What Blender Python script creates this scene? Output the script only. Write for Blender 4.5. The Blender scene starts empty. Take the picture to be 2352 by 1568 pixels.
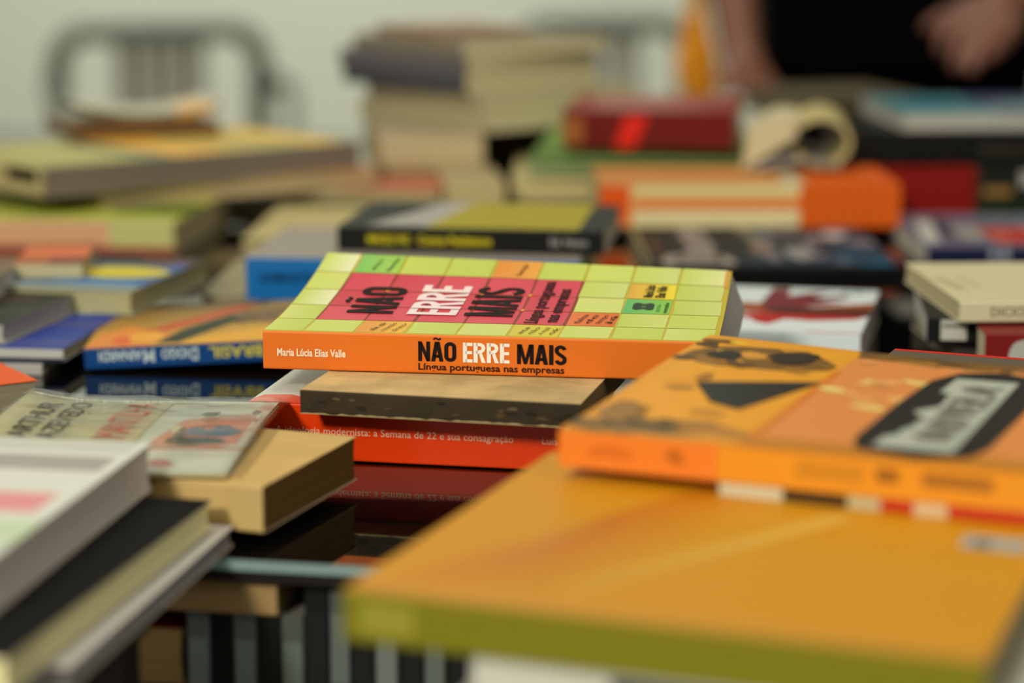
import bpy, bmesh, math, random
from mathutils import Vector, Matrix, noise
R = math.radians
# ------------------------------------------------------------------ camera
IMG_W, IMG_H = 2352, 1568
LENS, SENSOR = 50.0, 22.3
F = IMG_W * LENS / SENSOR
PITCH = R(11.0)
TABLE = 0.75
CAM_H = 0.285
CAM_Z = TABLE + CAM_H
cam_data = bpy.data.cameras.new('camera')
cam = bpy.data.objects.new('camera', cam_data)
bpy.context.scene.collection.objects.link(cam)
cam.location = (0, 0, CAM_Z)
cam.rotation_euler = (math.pi / 2 - PITCH, 0, 0)
cam_data.lens = LENS
cam_data.sensor_width = SENSOR
cam_data.sensor_fit = 'HORIZONTAL'
cam_data.clip_start = 0.02
cam_data.dof.use_dof = True
cam_data.dof.focus_distance = 1.20
cam_data.dof.aperture_fstop = 1.9
cam_data.dof.aperture_blades = 7
sc = bpy.context.scene
sc.camera = cam
# ------------------------------------------------------------------ world, exposure
world = bpy.data.worlds.new('world')
sc.world = world
world.use_nodes = True
world.node_tree.nodes['Background'].inputs[0].default_value = (0.80, 0.85, 0.78, 1)
world.node_tree.nodes['Background'].inputs[1].default_value = 0.16
sc.view_settings.view_transform = 'Standard'
sc.view_settings.look = 'None'
sc.view_settings.gamma = 1
sc.view_settings.exposure = 0.68
sc.view_settings.use_curve_mapping = False
# ------------------------------------------------------------------ lights
def area(name, loc, target, size, power, color, size_y=None):
    l = bpy.data.lights.new(name, 'AREA')
    l.shape = 'RECTANGLE'
    l.size = size
    l.size_y = size_y or size
    l.energy = power
    l.color = color
    o = bpy.data.objects.new(name, l)
    sc.collection.objects.link(o)
    o.location = loc
    d = Vector(target) - Vector(loc)
    o.rotation_euler = d.to_track_quat('-Z', 'Y').to_euler()
    return o
area('key_light', (-1.75, -2.55, 2.95), (0.1, 1.4, 0.8), 0.6, 92, (1.0, 0.93, 0.78))
area('fill_light_right', (1.9, -0.9, 2.6), (-0.1, 1.0, 0.8), 0.8, 9, (1.0, 0.95, 0.84))  # unseen fill lamp, added to brighten the page edges that face right
area('ceiling_light_far', (0.3, 2.6, 2.95), (0.3, 2.9, 0), 1.4, 9, (1.0, 0.96, 0.84), 0.6)
area('ceiling_light_table', (-0.5, 0.9, 2.95), (0.0, 1.1, 0), 1.4, 11, (1.0, 0.96, 0.86), 1.0)
area('ceiling_light_wall', (-0.6, 4.7, 2.95), (-0.3, 6.2, 0.9), 1.6, 50, (0.95, 1.0, 0.90), 0.5)
# ------------------------------------------------------------------ helpers
def lin(c):
    c = c / 255.0
    return c / 12.92 if c <= 0.04045 else ((c + 0.055) / 1.055) ** 2.4
def rgb(c):
    return (lin(c[0]), lin(c[1]), lin(c[2]), 1.0)
def at(px, py, z):
    """point of the room at height z above the table top seen at that pixel"""
    dx = (px - IMG_W / 2) / F
    dy = -(py - IMG_H / 2) / F
    d = Vector((dx, math.cos(PITCH) + dy * math.sin(PITCH), -math.sin(PITCH) + dy * math.cos(PITCH)))
    t = (z - CAM_H) / d.z
    return Vector((d.x * t, d.y * t, TABLE + z))
def atd(px, py, y):
    """point seen at that pixel on the upright plane at distance y"""
    dx = (px - IMG_W / 2) / F
    dy = -(py - IMG_H / 2) / F
    d = Vector((dx, math.cos(PITCH) + dy * math.sin(PITCH), -math.sin(PITCH) + dy * math.cos(PITCH)))
    t = y / d.y
    return Vector((d.x * t, y, CAM_Z + d.z * t))
_m = {}
def mat(name, c, rough=0.5, spec=0.5, coat=0.0, metal=0.0, var=0.0, vscale=40, bump=0.0):
    key = (name, tuple(c), rough, spec, coat, metal, var)
    if key in _m:
        return _m[key]
    m = bpy.data.materials.new(name)
    m.use_nodes = True
    nt = m.node_tree
    b = nt.nodes['Principled BSDF']
    b.inputs['Base Color'].default_value = rgb(c)
    b.inputs['Roughness'].default_value = rough
    b.inputs['Specular IOR Level'].default_value = spec
    b.inputs['Coat Weight'].default_value = coat
    b.inputs['Coat Roughness'].default_value = 0.12
    b.inputs['Metallic'].default_value = metal
    if var or bump:
        tc = nt.nodes.new('ShaderNodeTexCoord')
        n = nt.nodes.new('ShaderNodeTexNoise')
        n.inputs['Scale'].default_value = vscale
        n.inputs['Detail'].default_value = 6
        nt.links.new(tc.outputs['Object'], n.inputs['Vector'])
        if var:
            mr = nt.nodes.new('ShaderNodeMapRange')
            mr.inputs['From Min'].default_value = 0.3
            mr.inputs['From Max'].default_value = 0.7
            mr.inputs['To Min'].default_value = 1 - var
            mr.inputs['To Max'].default_value = 1 + var
            nt.links.new(n.outputs['Fac'], mr.inputs['Value'])
            mx = nt.nodes.new('ShaderNodeVectorMath')
            mx.operation = 'SCALE'
            mx.inputs[0].default_value = rgb(c)[:3]
            nt.links.new(mr.outputs['Result'], mx.inputs['Scale'])
            nt.links.new(mx.outputs['Vector'], b.inputs['Base Color'])
        if bump:
            bp = nt.nodes.new('ShaderNodeBump')
            bp.inputs['Strength'].default_value = bump
            bp.inputs['Distance'].default_value = 0.001
            nt.links.new(n.outputs['Fac'], bp.inputs['Height'])
            nt.links.new(bp.outputs['Normal'], b.inputs['Normal'])
    _m[key] = m
    return m
def page_mat(c):
    """edge of a block of paper: fine leaves stacked upward"""
    key = ('paper_edges', tuple(c))
    if key in _m:
        return _m[key]
    m = bpy.data.materials.new('paper_edges')
    m.use_nodes = True
    nt = m.node_tree
    b = nt.nodes['Principled BSDF']
    b.inputs['Roughness'].default_value = 0.85
    b.inputs['Specular IOR Level'].default_value = 0.2
    tc = nt.nodes.new('ShaderNodeTexCoord')
    mp = nt.nodes.new('ShaderNodeMapping')
    mp.inputs['Scale'].default_value = (3, 3, 1400)
    n = nt.nodes.new('ShaderNodeTexNoise')
    n.inputs['Scale'].default_value = 1.0
    n.inputs['Detail'].default_value = 3
    mr = nt.nodes.new('ShaderNodeMapRange')
    mr.inputs['From Min'].default_value = 0.25
    mr.inputs['From Max'].default_value = 0.75
    mr.inputs['To Min'].default_value = 0.78
    mr.inputs['To Max'].default_value = 1.12
    mx = nt.nodes.new('ShaderNodeVectorMath')
    mx.operation = 'SCALE'
    mx.inputs[0].default_value = rgb(c)[:3]
    nt.links.new(tc.outputs['Object'], mp.inputs['Vector'])
    nt.links.new(mp.outputs['Vector'], n.inputs['Vector'])
    nt.links.new(n.outputs['Fac'], mr.inputs['Value'])
    nt.links.new(mr.outputs['Result'], mx.inputs['Scale'])
    nt.links.new(mx.outputs['Vector'], b.inputs['Base Color'])
    _m[key] = m
    return m
def ink_mat(rough=0.45, coat=0.0, spec=0.2):
    key = ('printed_ink', rough, coat, spec)
    if key in _m:
        return _m[key]
    m = bpy.data.materials.new('printed_ink')
    m.use_nodes = True
    nt = m.node_tree
    b = nt.nodes['Principled BSDF']
    b.inputs['Roughness'].default_value = rough
    b.inputs['Coat Weight'].default_value = coat
    b.inputs['Coat Roughness'].default_value = 0.12
    b.inputs['Specular IOR Level'].default_value = spec
    a = nt.nodes.new('ShaderNodeVertexColor')
    a.layer_name = 'ink'
    nt.links.new(a.outputs['Color'], b.inputs['Base Color'])
    _m[key] = m
    return m
def link(o, parent=None):
    sc.collection.objects.link(o)
    if parent is not None:
        o.parent = parent
    return o
def mesh_obj(name, verts, faces, mats, parent=None, mi=None, smooth=False):
    me = bpy.data.meshes.new(name)
    me.from_pydata([tuple(v) for v in verts], [], faces)
    for m in (mats if isinstance(mats, (list, tuple)) else [mats]):
        me.materials.append(m)
    if mi:
        for p, i in zip(me.polygons, mi):
            p.material_index = i
    if smooth:
        for p in me.polygons:
            p.use_smooth = True
    me.update()
    return link(bpy.data.objects.new(name, me), parent)
def bm_obj(name, bm, mats, parent=None, smooth=False):
    me = bpy.data.meshes.new(name)
    bm.normal_update()
    bm.to_mesh(me)
    bm.free()
    for m in (mats if isinstance(mats, (list, tuple)) else [mats]):
        me.materials.append(m)
    if smooth:
        for p in me.polygons:
            p.use_smooth = True
    return link(bpy.data.objects.new(name, me), parent)
def add_box(bm, x0, x1, y0, y1, z0, z1, bevel=0.0, mi=0):
    r = bmesh.ops.create_cube(bm, size=1.0)
    vs = r['verts']
    for v in vs:
        v.co = Vector((x0 + (v.co.x + .5) * (x1 - x0), y0 + (v.co.y + .5) * (y1 - y0), z0 + (v.co.z + .5) * (z1 - z0)))
    fs = set(f for v in vs for f in v.link_faces)
    for f in fs:
        f.material_index = mi
    if bevel:
        es = list(set(e for v in vs for e in v.link_edges))
        bmesh.ops.bevel(bm, geom=es, offset=bevel, segments=2, affect='EDGES', profile=0.5)
def empty(name, loc, rot=(0, 0, 0), label=None, cat=None, group=None):
    o = bpy.data.objects.new(name, None)
    o.empty_display_size = 0.05
    sc.collection.objects.link(o)
    o.location = loc
    o.rotation_euler = rot
    tag(o, label, cat, group)
    return o
def tag(o, label=None, cat=None, group=None, kind=None):
    if label: o['label'] = label
    if cat: o['category'] = cat
    if group: o['group'] = group
    if kind: o['kind'] = kind
    return o
# ------------------------------------------------------------------ lettering
_txt = {}
def text_mesh(s, weight=0.0):
    """flat letter outlines, cap height scaled to 1, starting at x=0; list of (verts, faces), width"""
    key = (s, weight)
    if key in _txt:
        return _txt[key]
    cu = bpy.data.curves.new('t', 'FONT')
    cu.body = s
    cu.size = 1.0
    cu.offset = weight
    cu.resolution_u = 3
    cu.fill_mode = 'FRONT'
    ob = bpy.data.objects.new('t', cu)
    sc.collection.objects.link(ob)
    dg = bpy.context.evaluated_depsgraph_get()
    me = bpy.data.meshes.new_from_object(ob.evaluated_get(dg))
    vs = [Vector(v.co) for v in me.vertices]
    fs = [tuple(p.vertices) for p in me.polygons]
    bpy.data.objects.remove(ob)
    bpy.data.curves.remove(cu)
    bpy.data.meshes.remove(me)
    if vs:
        x0 = min(v.x for v in vs)
        x1 = max(v.x for v in vs)
    else:
        x0 = x1 = 0
    CAP = 0.72
    vs = [Vector(((v.x - x0) / CAP, v.y / CAP, 0)) for v in vs]
    _txt[key] = (vs, fs, (x1 - x0) / CAP)
    return _txt[key]
def stroke(path, th):
    out = []
    n = len(path)
    L, Rr = [], []
    for i in range(n):
        a, b = Vector(path[max(0, i - 1)]), Vector(path[min(n - 1, i + 1)])
        t = (b - a).normalized()
        nrm = Vector((-t.y, t.x)) * th / 2
        p = Vector(path[i])
        L.append(p + nrm); Rr.append(p - nrm)
    for i in range(n - 1):
        out.append([tuple(L[i]), tuple(L[i + 1]), tuple(Rr[i + 1]), tuple(Rr[i])])
    return out
def arc(cx, cy, rx, ry, a0, a1, n=8):
    return [(cx + rx * math.cos(R(a0 + (a1 - a0) * i / n)), cy + ry * math.sin(R(a0 + (a1 - a0) * i / n))) for i in range(n + 1)]
def glyph(ch):
    """heavy condensed capitals, height 1"""
    q = lambda x0, y0, x1, y1: [(x0, y0), (x1, y0), (x1, y1), (x0, y1)]
    if ch == 'N': return [q(0, 0, .17, 1), q(.37, 0, .54, 1), [(.0, 1), (.16, 1), (.54, 0), (.38, 0)]], .54
    if ch in 'AÃ':
        g = [[(0, 0), (.18, 0), (.345, 1), (.17, 1)], [(.56, 0), (.38, 0), (.215, 1), (.39, 1)], q(.13, .19, .43, .34)]
        if ch == 'Ã': g += stroke([(.12, 1.10), (.17, 1.17), (.24, 1.18), (.32, 1.12), (.39, 1.12), (.44, 1.19)], .085)
        return g, .56
    if ch == 'O':
        p = arc(.27, .74, .18, .17, 0, 180) + arc(.27, .26, .18, .17, 180, 360) + [(.45, .74), (.45, .75)]
        return stroke(p, .18), .54
    if ch == 'E': return [q(0, 0, .18, 1), q(.1, 0, .42, .165), q(.1, .42, .40, .575), q(.1, .835, .42, 1)], .42
    if ch == 'R': return [q(0, 0, .18, 1)] + stroke([(.1, .918), (.22, .918)] + arc(.27, .74, .16, .178, 75, -75) + [(.22, .53), (.1, .52)], .165) + [[(.22, .5), (.36, .5), (.53, 0), (.35, 0)]], .53
    if ch == 'M': return [q(0, 0, .16, 1), q(.54, 0, .70, 1), [(.02, 1), (.20, 1), (.41, .0), (.29, .0)], [(.68, 1), (.50, 1), (.29, .0), (.41, .0)]], .70
    if ch == 'I': return [q(0, 0, .18, 1)], .18
    if ch == 'S': return stroke(arc(.26, .74, .17, .175, 10, 180) + [(.10, .66), (.18, .56), (.32, .46), (.42, .36)] + arc(.26, .26, .17, .175, 0, -170), .17), .52
    return [], .25
def block_mesh(s):
    V, Fc, x = [], [], 0
    for ch in s:
        g, w = glyph(ch)
        for poly in g:
            o = len(V)
            V += [Vector((x + px, py, 0)) for px, py in poly]
            Fc.append(tuple(range(o, o + len(poly))))
        x += w + .045
    return V, Fc, x - .045
# ------------------------------------------------------------------ the book builder
def path_profile(W, T, tc, n, rr=0.0012):
    """closed outline of the cover seen from its end: t away from the spine, z up"""
    ts = [W - (W - rr) * i / n for i in range(n + 1)]
    outer = [(t, T, 0) for t in ts]
    k = 3
    for i in range(1, k + 1):
        a = math.pi / 2 * i / k
        outer.append((rr - rr * math.sin(a), T - rr + rr * math.cos(a), 1 if i > 1 else 0))
    outer.append((0, T * 0.5, 1))
    for i in range(0, k + 1):
        a = math.pi / 2 * i / k
        outer.append((rr - rr * math.cos(a), rr - rr * math.sin(a), 1))
    outer += [(t, 0, 2) for t in reversed(ts[:-1])]
    inner = []
    m = len(outer)
    for t, z, q in outer:
        inner.append((max(t, tc), min(max(z, tc), T - tc), q))
    return outer, inner
class Book:
    pass
GAPS = []
def book(name, label, p1, p2, z, D, T, spine='front', cover=(200, 200, 190), spinec=None, page=(170, 165, 140),
         back=None, group=None, art=(), texts=(), curl=None, tilt=(0, 0), tc=0.0004, ov=0.0008, hard=False,
         rough=0.5, coat=0.0, spec=0.2, cat='book', E=None, fan=None, no_cover=False, cover_var=0.0, world_yaw=None, skew=0.0, inset=0.0):
    a = at(p1[0], p1[1], z)
    if p2 is None:
        yaw = R(world_yaw)
    else:
        b = at(p2[0], p2[1], z)
        yaw = math.atan2(b.y - a.y, b.x - a.x)
        if E is None:
            E = (b - a).length
    if hard:
        tc, ov = 0.0022, 0.003
    cp, sp = cover, spinec or cover
    back = back or cover
    root = empty(name, a, (tilt[0], tilt[1], yaw), label, cat, group)
    root.rotation_mode = 'XYZ'
    # L along the spine, W away from it, and how they map onto the footprint (u right, v away from camera)
    if spine in ('front', 'back'):
        L, W = E, D
    else:
        L, W = D, E
    def mp(s, t):
        if spine == 'front': return (s, t)
        if spine == 'back': return (E - s, D - t)
        if spine == 'right': return (E - t, s)
        return (t, D - s)
    cf = curl or (lambda u, v: 0.0)
    def P(s, t, zz):
        u, v = mp(s, t)
        return Vector((u, v, zz + cf(u, v)))
    n = 14 if curl else 2
    nx = 10 if curl else 1
    if not no_cover:
        outer, inner = path_profile(W, T, tc, n)
        m = len(outer)
        verts, faces, mi = [], [], []
        for i in range(nx + 1):
            s = L * i / nx
            for t, zz, q in outer: verts.append(P(s, t, zz))
            for t, zz, q in inner: verts.append(P(s, t, zz))
        st = 2 * m
        for i in range(nx):
            o0, o1 = i * st, (i + 1) * st
            for j in range(m - 1):
                faces.append((o0 + j, o0 + j + 1, o1 + j + 1, o1 + j)); mi.append(outer[j][2] if outer[j][2] == outer[j + 1][2] else max(outer[j][2], outer[j + 1][2]) if outer[j + 1][2] == 1 else outer[j + 1][2])
                faces.append((o0 + m + j, o1 + m + j, o1 + m + j + 1, o0 + m + j + 1)); mi.append(3)
            faces.append((o0, o1, o1 + m, o0 + m)); mi.append(3)
            faces.append((o0 + m - 1, o0 + 2 * m - 1, o1 + 2 * m - 1, o1 + m - 1)); mi.append(3)
        for o0 in (0, nx * st):
            for j in range(m - 1):
                faces.append((o0 + j, o0 + m + j, o0 + m + j + 1, o0 + j + 1)); mi.append(outer[j + 1][2])
        kw = dict(rough=rough, coat=coat, var=cover_var, spec=spec)
        inside = (205, 200, 180)
        cov = mesh_obj('cover', verts, faces, [mat('printed_cover', cp, **kw), mat('printed_cover', sp, **kw), mat('printed_cover', back, **kw), mat('cover_inside', inside, rough=0.7)], root, mi)
        bm = bmesh.new(); bm.from_mesh(cov.data); bmesh.ops.recalc_face_normals(bm, faces=bm.faces); bm.to_mesh(cov.data); bm.free()
    else:
        cov = None
    # block of pages
    y0, y1 = (0.0 if no_cover else tc), W - ov - inset
    x0, x1 = ov, L - ov
    z0, z1 = (0, T) if no_cover else (tc, T - tc)
    nn, nxx = (14, 10) if curl else (3, 3)
    verts, faces = [], []
    idx = {}
    nz = 4
    for i in range(nxx + 1):
        for j in range(nn + 1):
            for k in range(nz + 1):
                s = x0 + (x1 - x0) * i / nxx
                t = y0 + (y1 - y0) * j / nn
                zz = z0 + (z1 - z0) * k / nz
                if j == nn:
                    t -= 0.0012 * math.sin(math.pi * k / nz)
                if fan and j > 0:
                    t += fan * (zz / T) * (j / nn)
                if skew:
                    s += skew * (i / nxx) * (1 - zz / T) * math.sin(min(1, t / W * .8 + .05) * 1.9)
                idx[i, j, k] = len(verts)
                verts.append(P(s, t, zz))
    def q(a_, b_, c_, d_): faces.append((idx[a_], idx[b_], idx[c_], idx[d_]))
    for i in range(nxx):
        for j in range(nn):
            q((i, j, 0), (i, j + 1, 0), (i + 1, j + 1, 0), (i + 1, j, 0))
            q((i, j, nz), (i + 1, j, nz), (i + 1, j + 1, nz), (i, j + 1, nz))
    for i in range(nxx):
        for k in range(nz):
            q((i, 0, k), (i + 1, 0, k), (i + 1, 0, k + 1), (i, 0, k + 1))
            q((i, nn, k), (i, nn, k + 1), (i + 1, nn, k + 1), (i + 1, nn, k))
    for j in range(nn):
        for k in range(nz):
            q((0, j, k), (0, j, k + 1), (0, j + 1, k + 1), (0, j + 1, k))
            q((nxx, j, k), (nxx, j + 1, k), (nxx, j + 1, k + 1), (nxx, j, k + 1))
    pg = mesh_obj('page_block', verts, faces, page_mat(page), root)
    B = Book()
    B.root, B.cover, B.E, B.D, B.T, B.cf, B.curl = root, cov, E, D, T, cf, curl
    B.rough, B.coat, B.spec = rough, coat, spec
    B.host = cov or pg
    if art: artwork(B, art)
    for t in texts: lettering(B, **t)
    return B
def surf(B, side, u, v, h):
    if side == 'top':
        return Vector((u, v, B.T + B.cf(u, v) + h))
    if side == 'front':
        return Vector((u, -h, v + B.cf(u, 0)))
    if side == 'right':
        return Vector((B.E + h, u, v + B.cf(B.E, u)))
    return Vector((-h, B.D - u, v + B.cf(0, B.D - u)))
def split(bm, B, side):
    if not B.curl or side != 'top': return
    for i in range(1, 14):
        g = bm.verts[:] + bm.edges[:] + bm.faces[:]
        bmesh.ops.bisect_plane(bm, geom=g, plane_co=(0, B.D * i / 14, 0), plane_no=(0, 1, 0), dist=1e-6)
    for i in range(1, 10):
        g = bm.verts[:] + bm.edges[:] + bm.faces[:]
        bmesh.ops.bisect_plane(bm, geom=g, plane_co=(B.E * i / 10, 0, 0), plane_no=(1, 0, 0), dist=1e-6)
def artwork(B, items, side='top', name='printed_artwork'):
    """items: (polygon in 0..1 footprint units, colour or list of colours per corner); later ones lie over earlier ones"""
    bm = bmesh.new()
    cl = bm.loops.layers.color.new('ink') if hasattr(bm.loops.layers, 'color') else None
    sides = {}
    for k, it in enumerate(items):
        poly, col = it[0], it[1]
        sd = it[2] if len(it) > 2 else side
        sides.setdefault(sd, []).append((k, poly, col))
    me = bpy.data.meshes.new(name)
    V, Fc, C = [], [], []
    for sd, lst in sides.items():
        su = {'top': (B.E, B.D), 'front': (B.E, B.T), 'right': (B.D, B.T), 'left': (B.D, B.T)}[sd]
        for k, poly, col in lst:
            b2 = bmesh.new()
            lay = b2.loops.layers.float_color.new('ink')
            vs = [b2.verts.new((min(1, max(0, p[0])) * su[0], min(1, max(0, p[1])) * su[1], 0)) for p in poly]
            try:
                f = b2.faces.new(vs)
            except ValueError:
                b2.free(); continue
            for i, l in enumerate(f.loops):
                cc = col[i] if isinstance(col, list) else col
                l[lay] = rgb(cc)
            if len(poly) > 4:
                bmesh.ops.triangulate(b2, faces=b2.faces[:])
            split(b2, B, sd)
            b2.normal_update()
            off = len(V)
            b2.verts.index_update()
            for v in b2.verts:
                V.append(surf(B, sd, v.co.x, v.co.y, 0.00006 + 0.000005 * k))
            for f in b2.faces:
                Fc.append([off + v.index for v in f.verts])
                C.append([tuple(l[lay]) for l in f.loops])
            b2.free()
    bm.free()
    me.from_pydata([tuple(v) for v in V], [], Fc)
    at_ = me.color_attributes.new('ink', 'FLOAT_COLOR', 'CORNER')
    i = 0
    for cs in C:
        for c in cs:
            at_.data[i].color = c
            i += 1
    me.materials.append(ink_mat(B.rough, B.coat, B.spec))
    return link(bpy.data.objects.new(name, me), B.host)
def lettering(B, s, u, v, size, col, side='top', ang=0, sx=1.0, weight=0.0, align='l', name='lettering', h=0.00065, fit=None):
    """u, v: start of the baseline in 0..1 units; size: cap height in metres; fit: total length in metres"""
    vs, fs, w = block_mesh(s) if weight == 'block' else text_mesh(s, weight)
    if not vs: return
    if fit: sx = fit / (w * size)
    su = {'top': (B.E, B.D), 'front': (B.E, B.T), 'right': (B.D, B.T), 'left': (B.D, B.T)}[side]
    ca, sa = math.cos(R(ang)), math.sin(R(ang))
    dx = {'l': 0, 'c': -w / 2, 'r': -w}[align]
    bm = bmesh.new()
    nv = []
    for p in vs:
        x, y = (p.x + dx) * size * sx, p.y * size
        nv.append(bm.verts.new((u * su[0] + x * ca - y * sa, v * su[1] + x * sa + y * ca, 0)))
    for f in fs:
        try: bm.faces.new([nv[i] for i in f])
        except ValueError: pass
    split(bm, B, side)
    hh = h if side == 'top' and B.curl else 0.0006 if side == 'top' else 0.0004
    for p in bm.verts:
        p.co = surf(B, side, p.co.x, p.co.y, hh)
    return bm_obj(name, bm, mat('lettering_ink', col, rough=0.6, spec=0.1), B.host)
def rect(u0, v0, u1, v1): return [(u0, v0), (u1, v0), (u1, v1), (u0, v1)]
def ell(cu, cv, ru, rv, n=20, a=0):
    return [(cu + ru * math.cos(t) * math.cos(a) - rv * math.sin(t) * math.sin(a), cv + ru * math.cos(t) * math.sin(a) + rv * math.sin(t) * math.cos(a)) for t in [2 * math.pi * i / n for i in range(n)]]
def blob(cu, cv, ru, rv, seed, n=18, rag=0.3):
    rn = random.Random(seed)
    ph = [rn.uniform(0, 6.28) for _ in range(3)]
    out = []
    for i in range(n):
        t = 2 * math.pi * i / n
        k = 1 + rag * (math.sin(2 * t + ph[0]) * .5 + math.sin(3 * t + ph[1]) * .35 + math.sin(5 * t + ph[2]) * .25)
        out.append((cu + ru * k * math.cos(t), cv + rv * k * math.sin(t)))
    return out
# ------------------------------------------------------------------ the room
def structure(name, bm, m):
    o = bm_obj(name, bm, m)
    o['kind'] = 'structure'
    return o
WALLC = (196, 198, 184)
bm = bmesh.new(); add_box(bm, -4.5, 4.5, -3.0, 6.6, -0.1, 0.0); structure('floor', bm, mat('floor_tile', (120, 112, 98), rough=0.35, var=0.08, vscale=3))
bm = bmesh.new(); add_box(bm, -4.5, 4.5, -3.0, 6.6, 3.2, 3.3); structure('ceiling', bm, mat('ceiling_paint', (190, 190, 180), rough=0.9, var=0.02, vscale=2))
bm = bmesh.new(); add_box(bm, -4.5, 4.5, 6.6, 6.75, -0.1, 3.3); structure('wall_back', bm, mat('wall_paint', WALLC, rough=0.85, var=0.03, vscale=1.5, bump=0.1))
bm = bmesh.new(); add_box(bm, -4.6, -4.5, -3.0, 6.75, -0.1, 3.3); structure('wall_left', bm, mat('wall_paint', WALLC, rough=0.85, var=0.03, vscale=1.5, bump=0.1))
bm = bmesh.new(); add_box(bm, 4.5, 4.6, -3.0, 6.75, -0.1, 3.3); structure('wall_right', bm, mat('wall_paint', WALLC, rough=0.85, var=0.03, vscale=1.5, bump=0.1))
bm = bmesh.new(); add_box(bm, -4.5, 4.5, 6.58, 6.6, 0.0, 0.09, 0.003); structure('baseboard_back', bm, mat('baseboard_wood', (90, 80, 66), rough=0.5))
# ------------------------------------------------------------------ the table
g0 = at(500, 1283, 0)
g1 = at(820, 1300, 0)
tyaw = math.atan2(g1.y - g0.y, g1.x - g0.x)
tb = empty('display_table', (g0.x, g0.y, 0), (0, 0, tyaw), 'long dark table under a sheet of black glass, covered with scattered books', 'table')
bm = bmesh.new(); add_box(bm, -1.05, 1.25, 0.004, 1.80, TABLE - 0.0115, TABLE - 0.0048, 0.001)
bm_obj('table_board', bm, mat('dark_laminate', (30, 28, 26), rough=0.4, spec=0.3, var=0.15, vscale=30), tb)
bm = bmesh.new()
add_box(bm, -1.05, 1.25, 0.0, 1.80, TABLE - 0.0048, TABLE, 0.0)
bm.normal_update()
for f in bm.faces:
    f.material_index = 1 if abs(f.normal.z) < 0.5 else 0
bm_obj('glass_top', bm, [mat('black_glass', (5, 6, 6), rough=0.035, spec=0.62), mat('glass_edge', (130, 156, 156), rough=0.25, spec=0.6)], tb)
bm = bmesh.new(); add_box(bm, -1.0, 1.2, 0.01, 0.62, TABLE - 0.262, TABLE - 0.240, 0.002)
bm_obj('lower_shelf', bm, mat('dark_laminate', (30, 28, 26), rough=0.4, spec=0.3, var=0.15, vscale=30), tb)
for lx in (-0.98, 1.18):
    for ly in (0.05, 1.73):
        bm = bmesh.new(); add_box(bm, lx - 0.03, lx + 0.03, ly - 0.03, ly + 0.03, 0.0, TABLE - 0.0115, 0.004)
        bm_obj('leg', bm, mat('black_metal', (28, 28, 28), rough=0.4, metal=0.6), tb)
def tl(lx, ly):
    return (g0.x + lx * math.cos(tyaw) - ly * math.sin(tyaw), g0.y + lx * math.sin(tyaw) + ly * math.cos(tyaw))
# ------------------------------------------------------------------ main book
GREEN = [(205, 217, 104), (198, 212, 92), (212, 220, 120), (192, 208, 88), (208, 218, 128)]
PINK = [(214, 62, 84), (220, 70, 88), (208, 54, 74)]
CW = 1 / 8.86
def cu_(c): return (c - 0.2) * CW
rn = random.Random(4)
art = []
bn = [0.2] + list(range(1, 9)) + [9.0]
for r in range(5):          # r = 0 at the spine
    for c in range(9):
        u0, u1 = cu_(bn[c]), cu_(bn[c + 1])
        shift = 0.0006 * rn.uniform(-1, 1) / 0.23
        gl, gr = 0.0005 / 0.233, 0.0009 / 0.233
        v0, v1 = r * 0.2 + 0.003, (r + 1) * 0.2 - 0.003
        if r == 0: v0 = 0.012
        if r == 4: v1 = 0.999
        a, b = rn.choice(GREEN), rn.choice(GREEN)
        if (r == 4 and c == 0) or (r == 2 and c == 0):
            b = (234, 236, 190)
        if r == 4 and c == 8: b = (226, 230, 160)
        if 1 <= r <= 3 and 1 <= c <= 5:
            a = rn.choice(PINK); b = rn.choice(PINK)
            art.append((rect(u0 - gl, v0 - 0.004, u1 + gl, v1 + 0.004), (142, 34, 28)))
            u1 -= 0.001
        if r == 4 and c == 1: a, b = (128, 196, 96), (168, 208, 80)
        if r == 4 and c == 4: a, b = (226, 140, 50), (236, 166, 60)
        if r == 3 and c == 7: a, b = (222, 170, 56), (240, 220, 50)
        if r == 2 and c == 7: a, b = (96, 184, 104), (140, 200, 70)
        if r == 1 and c == 6: a, b = (228, 118, 48), (224, 104, 40)
        if r == 0 and c == 2: a, b = (232, 150, 56), (240, 190, 60)
        if r == 0 and c == 5: a, b = (214, 200, 60), (222, 206, 50)
        art.append(([(u0 + gl + shift, v0), (u1 - gr + shift, v0), (u1 - gr, v1), (u0 + gl, v1)], [a, b, b, a]))
art.append((rect(cu_(8.8) + 0.0145, 0.78, 0.997, 0.99), (214, 160, 60)))
for c in (2, 3, 4, 5):
    for r in (2, 3):
        u, v = cu_(c), r * 0.2
        art.append(([(u - 0.006, v), (u, v - 0.02), (u + 0.006, v), (u, v + 0.02)], (226, 150, 50)))
for r in (2, 3):
    art.append((rect(cu_(1.0), r * 0.2 - 0.0016, cu_(6.0), r * 0.2 + 0.0016), (214, 110, 60)))
# the small black flower on the green note
fu, fv = cu_(7.40), 0.5
for k in range(4):
    t = math.pi / 4 + k * math.pi / 2
    art.append((ell(fu + 0.0048 / .233 * math.cos(t) * 0.95, fv + 0.0048 / .157 * math.sin(t), 0.0026 / .233, 0.0042 / .157, 12), (24, 50, 30)))
for k in range(4):
    t = k * math.pi / 2
    art.append(([(fu, fv), (fu + 0.006 / .233 * math.cos(t - .3), fv + 0.006 / .157 * math.sin(t - .3)), (fu + 0.006 / .233 * math.cos(t + .3), fv + 0.006 / .157 * math.sin(t + .3))], (24, 50, 30)))
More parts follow.
